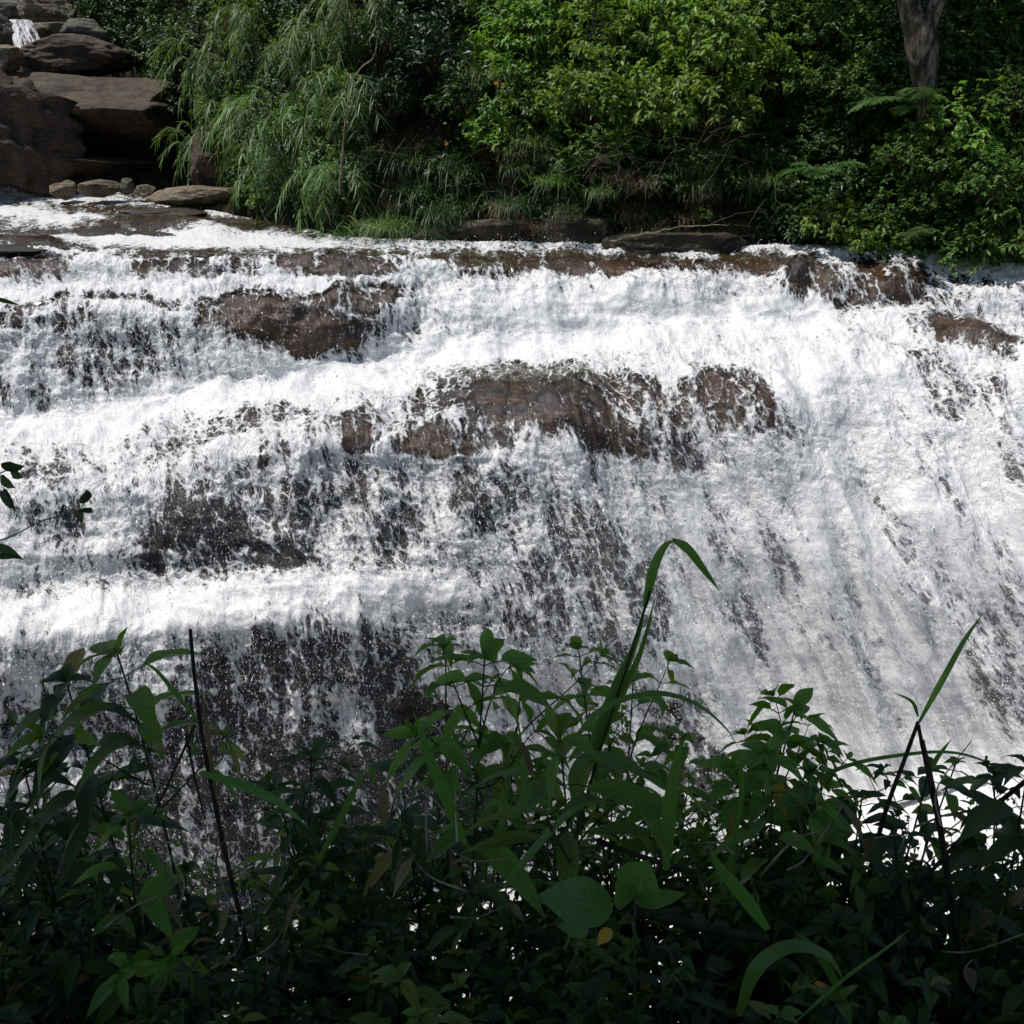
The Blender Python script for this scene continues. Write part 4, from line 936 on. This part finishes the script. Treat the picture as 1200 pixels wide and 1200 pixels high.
def dry_stems():
    q = np.random.RandomState(31); g = Geo(); lf = Geo()
    for k in range(90):
        x = q.uniform(-20, 1220); y = q.uniform(930, 1180); Y = q.uniform(1.9, 2.7); a_ = q.uniform(-1.4, 1.4) - 1.57; l_ = q.uniform(25, 110)
        p0 = U(x, y, Y); p2 = U(x + l_ * math.cos(a_), y + l_ * math.sin(a_), Y + q.uniform(-.2, .2)); mid = (np.array(p0) + np.array(p2)) / 2 + q.normal(0, .02, 3)
        add_tube(g, curve_pts([tuple(p0), mid, tuple(p2)], 10), np.linspace(.0028, .0012, 10) * q.uniform(.6, 1.3), 5)
        if k % 2 == 0: add_leaves(lf, np.array([tuple(p2)]), q.normal(0, 1, (1, 3)) + [0, 0, -.6], np.array([[0, -.5, 1.]]), q.uniform(.04, .11), q.uniform(.012, .035), .5, q.rand(), 6, 'lance', .3, .1)
    link('dead_stems', g.mesh('dead_stems', BKD), kind='stuff', label='dry stems tangled in the low growth')
    link('dead_leaves', lf.mesh('dead_leaves', FL['dry']), kind='stuff', label='withered leaves caught in the low growth')
dry_stems()

def ribbon(g, P, W, twist=0., rnd=.5, n=28, fold=.25, taper=(.45, 1, .9, .6, .05)):
    P = curve_pts(P, n); T = nrm(np.gradient(P, axis=0)); v = nrm(P - np.array([0, 0, CAMZ])); sd = nrm(np.cross(T, v)); up = np.cross(sd, T)
    tw_ = np.linspace(0, twist, n)[:, None] + .25; s2 = sd * np.cos(tw_) + up * np.sin(tw_); u2 = np.cross(s2, T)
    w = np.interp(np.linspace(0, 1, n), np.linspace(0, 1, len(taper)), taper) * W * .5
    V = np.stack([P - s2 * w[:, None] + u2 * (w * fold)[:, None], P, P + s2 * w[:, None] + u2 * (w * fold)[:, None]], 1)
    A = np.zeros((n, 3, 3)); A[:, 0, 0] = -1; A[:, 2, 0] = 1; A[..., 1] = np.linspace(0, 1, n)[:, None]; A[..., 2] = rnd
    g.add(V.reshape(-1, 3), [grid_faces(n, 3)], A.reshape(-1, 3))
def stalk(name, Y, tubes, blades, lab, cat, mat='g', stem=STEM):
    """grass plants and canes drawn through points (px, py[, dY])"""
    def W(pts): return np.array([U(p[0], p[1], Y + (p[2] if len(p) > 2 else 0)) for p in pts])
    first = (tubes or blades)[0][0]; base = W(first)[0]
    e = bpy.data.objects.new(name, None); C.objects.link(e); e.location = base; tag(e, lab, cat)
    if tubes:
        g = Geo()
        for pts, r in tubes: P = curve_pts(W(pts), 20); add_tube(g, P - base, np.linspace(r, r * .7, 20), 7)
        link('stalk', g.mesh('stalk', stem), e)
    for pts, w, *k in blades:
        g = Geo(); ribbon(g, W(pts), w, k[0] if k else .3, .5); V, Fc, A = g.arrays()
        g2 = Geo(); g2.add(V - base, Fc, A); link('blade', g2.mesh('blade', FL[mat]), e)
stalk('grass_stalk', 2.3, [([(672, 990), (700, 890), (735, 780), (762, 692)], .0045)],
 [([(755, 712), (765, 668), (777, 642), (790, 632)], .024, .2), ([(788, 632), (806, 643), (825, 668), (843, 692)], .021, -.5),
  ([(690, 900), (715, 830), (745, 750), (758, 700)], .022, .4), ([(695, 890), (735, 800), (752, 760), (768, 700)], .016, -.3), ([(670, 960), (700, 860), (722, 800), (738, 762)], .028, .2)], 'tall grass stalk whose blade tip bends over like a hook above the middle plants', 'grass')
stalk('grass_stalk', 2.2, [], [([(650, 900), (700, 835), (760, 812), (812, 822), (850, 852), (867, 880)], .017, 1.), ([(866, 878), (869, 930), (858, 1000), (845, 1060)], .014, .2)], 'long arching blade falling in a bow right of the hooked grass', 'grass')
stalk('grass_stalk', 2.4, [([(1010, 1060), (1035, 960), (1060, 890), (1076, 846)], .0068)], [([(1077, 846), (1105, 795), (1130, 750), (1153, 718)], .016, .2), ([(1076, 840), (1068, 822), (1045, 811)], .010, .6)], 'brown cane with one straight blade pointing up to the right', 'grass', 'g', STEMB)
stalk('cane', 2.1, [([(1130, 1160), (1108, 1010), (1092, 920), (1080, 868)], .0085), ([(1110, 1010), (1092, 930), (1076, 850)], .006)], [([(1088, 905), (1100, 885), (1115, 866)], .012, .4)], 'thick dark upright cane at the right', 'cane', 'g', STEMB)
stalk('grass_stalk', 2.5, [], [([(860, 985), (930, 930), (990, 898), (1060, 884), (1120, 882), (1170, 900), (1215, 935)], .012, .4)], 'single long blade arching across the right side of the view', 'grass')
stalk('cane', 2.3, [([(1215, 905), (1160, 950), (1110, 1000), (1060, 1060)], .0065)], [], 'diagonal cane slanting down from the right edge', 'cane', 'g', STEMB)
stalk('dead_stalk', 2.1, [([(290, 1110), (262, 990), (240, 880), (229, 800), (223, 738)], .0058), ([(228, 850), (208, 895), (180, 955)], .0034), ([(218, 860), (228, 910), (240, 960)], .003)], [([(229, 842), (205, 812), (182, 785), (160, 772)], .011, .5)], 'dark broken bare stalk standing upright at the left', 'stalk', 'g', STEMB)
stalk('dead_stalk', 2.15, [], [([(262, 1010), (250, 920), (243, 860), (236, 802)], .014, .5), ([(250, 900), (262, 880), (248, 840)], .006, .5)], 'tan dry leaf blade clinging to the dark broken stalk', 'stalk', 'dry')
stalk('grass_stalk', 2.0, [], [([(545, 990), (520, 930), (500, 880), (484, 832)], .028, .3)], 'broad blade pointing up left of the tall central plant', 'grass')
stalk('grass_stalk', 2.2, [], [([(372, 1010), (398, 960), (420, 915), (432, 898)], .020, .6), ([(432, 898), (437, 908), (436, 925)], .014, .3)], 'pale blade with a folded tip between two bushy plants', 'grass')
stalk('grass_stalk', 2.0, [], [([(235, 905), (290, 922), (330, 942), (362, 970)], .022, .3)], 'green blade crossing low in front of the bushy dark plant', 'grass')
stalk('grass_stalk', 1.9, [], [([(780, 1020), (783, 960), (790, 905), (800, 868)], .032, .2)], 'wide upright blade under the fresh green plant', 'grass')
stalk('grass_stalk', 1.8, [], [([(865, 1190), (885, 1135), (925, 1108), (968, 1118), (990, 1150)], .034, .5)], 'wide blade curving over near the bottom right', 'grass')
stalk('grass_stalk', 1.8, [], [([(900, 1090), (870, 1050), (845, 1020), (830, 990)], .030, .4)], 'wide blade slanting up left beside the broad leaf plant', 'grass')
stalk('grass_stalk', 1.9, [], [([(590, 1040), (630, 990), (670, 950), (710, 935)], .018, .4)], 'narrow grey green blade slanting up above the broad leaf plant', 'grass')
stalk('grass_stalk', 1.9, [([(640, 960), (668, 1010), (700, 1050)], .004)], [([(1000, 1190), (960, 1120), (930, 1090)], .02, .3)], 'short slanting grass stem left of the broad leaf plant', 'grass')
stalk('grass_stalk', 1.8, [], [([(930, 1200), (985, 1150), (1040, 1110), (1065, 1090)], .008, .3)], 'thin straight blade rising to the right near the bottom', 'grass')
stalk('fallen_branch', 2.0, [([(740, 1065), (800, 1080), (850, 1092), (900, 1100)], .014), ([(700, 985), (740, 1000), (790, 1015), (820, 1022)], .007)], [], 'dead brown branch lying among the low plants right of the broad leaf plant', 'branch', 'g', STEMB)
def specimen(name, Y, leaves_, lab, cat, mat, stems=(), wd=.55):
    """a few leaves drawn one by one: (base px, tip px, width ratio, roll)"""
    base = np.array(U(*leaves_[0][0], Y)); e = bpy.data.objects.new(name, None); C.objects.link(e); e.location = base; tag(e, lab, cat); g = Geo()
    for k, (p0, p1, w, roll) in enumerate(leaves_):
        a_ = np.array(U(*p0, Y)); b_ = np.array(U(*p1, Y - .03)); d = b_ - a_; l_ = np.linalg.norm(d); v = nrm(np.array([0, 0, CAMZ]) - a_)
        s_ = nrm(np.cross(d, v)); up = nrm(v * math.cos(roll) + s_ * math.sin(roll))
        add_leaves(g, (a_ - base)[None], (d / l_ + [0, 0, .1])[None], up[None], l_, l_ * w, .1, .3 + .1 * (k % 4), 14, 'ovate', .12, .05)
    link('leaves', g.mesh('leaves', FL[mat]), e)
    if stems:
        t = Geo()
        for pts, r in stems: add_tube(t, curve_pts(np.array([U(x, y, Y) for x, y in pts]) - base, 14), np.linspace(r, r * .6, 14), 6)
        link('stems', t.mesh('stems', STEM), e)
specimen('broad_leaf_plant', 1.75, [((718, 1066), (622, 1050), .55, .25), ((745, 1055), (762, 1002), .75, -.2), ((742, 1056), (808, 1046), .38, .5), ((735, 1060), (720, 1030), .6, .3), ((690, 1090), (650, 1085), .5, .2)], 'plant with large pale green oval leaves low in the middle', 'plant', 'broad', [([(745, 1250), (744, 1150), (744, 1060)], .004), ([(744, 1080), (730, 1072), (716, 1066)], .002)])
specimen('fallen_leaf', 1.74, [((716, 1089), (700, 1108), .6, .2)], 'small yellow leaf below the large pale green leaves', 'leaf', 'yel')
specimen('leafy_twig', 1.7, [((2, 548), (30, 546), .35, .3), ((0, 560), (18, 572), .4, .3), ((12, 552), (28, 560), .4, .2), ((0, 575), (14, 598), .25, .3), ((4, 572), (18, 600), .2, .3)], 'leafy twig reaching in at the left edge half way down', 'twig', 'b', [([(-30, 570), (-10, 560), (14, 548)], .0015)])
specimen('leafy_twig', 1.7, [((98, 590), (102, 572), .4, .3), ((97, 600), (107, 594), .45, .3), ((92, 598), (97, 613), .4, .2)], 'thin bare twig ending in three small leaves in front of the white water', 'twig', 'b', [([(-30, 640), (10, 630), (50, 610), (90, 600), (100, 585)], .0013)])
specimen('leafy_twig', 1.7, [((-4, 640), (28, 656), .28, .2), ((-5, 652), (20, 653), .2, .2), ((-8, 350), (24, 358), .12, .2)], 'single pointed leaf at the left edge below the thin bare twig', 'twig', 'b', [([(-30, 650), (-12, 644), (-2, 640)], .0013)])

# ------------------------------------------------------------------ unseen tree added to shade the near plants (its crown stands above the picture)
def added_shade_tree(seed, root, top, cr, n, lab, leaf=.42):
    q = np.random.RandomState(seed); e = bpy.data.objects.new('added_shade_tree', None); C.objects.link(e); e.location = root; tag(e, lab, 'tree')
    root = np.array(root); top = np.array(top) - root
    st = Geo(); add_tube(st, bez((0, 0, -1), top * .3 + [0, .3, 0], top * .7, top, 16), np.linspace(.32, .12, 16), 10)
    g = Geo(); n_l = 24
    cc = nrm(q.normal(0, 1, (n_l, 3))) * q.uniform(.3, 1, (n_l, 1)) ** .5 * np.array(cr) + top
    for c in cc: add_tube(st, bez(top * .75, top * .8 + (c - top) * .3 + [0, 0, .4], c * .9 + top * .1, c, 10), np.linspace(.1, .02, 10), 6)
    b = np.repeat(cc, n // n_l, 0) + q.normal(0, 1, (n // n_l * n_l, 3)) * np.array(cr) * .28
    m = len(b); add_leaves(g, b, q.normal(0, 1, (m, 3)) * [1, 1, .4], nrm(q.normal(0, .5, (m, 3)) + [0, 0, 1.]), leaf * q.uniform(.6, 1.2, m), leaf * .5, .3, q.rand(m), 2, 'ovate')
    link('trunk', st.mesh('trunk', BK), e); link('crown', g.mesh('crown', ML['mid']), e)
added_shade_tree(1, (-3.5, -3.0, 4.3), (-2.5, .5, 11.5), (6.5, 4.2, 1.6), 11000, 'unseen tree added behind the viewer, its crown shading the near bank')
#==END==
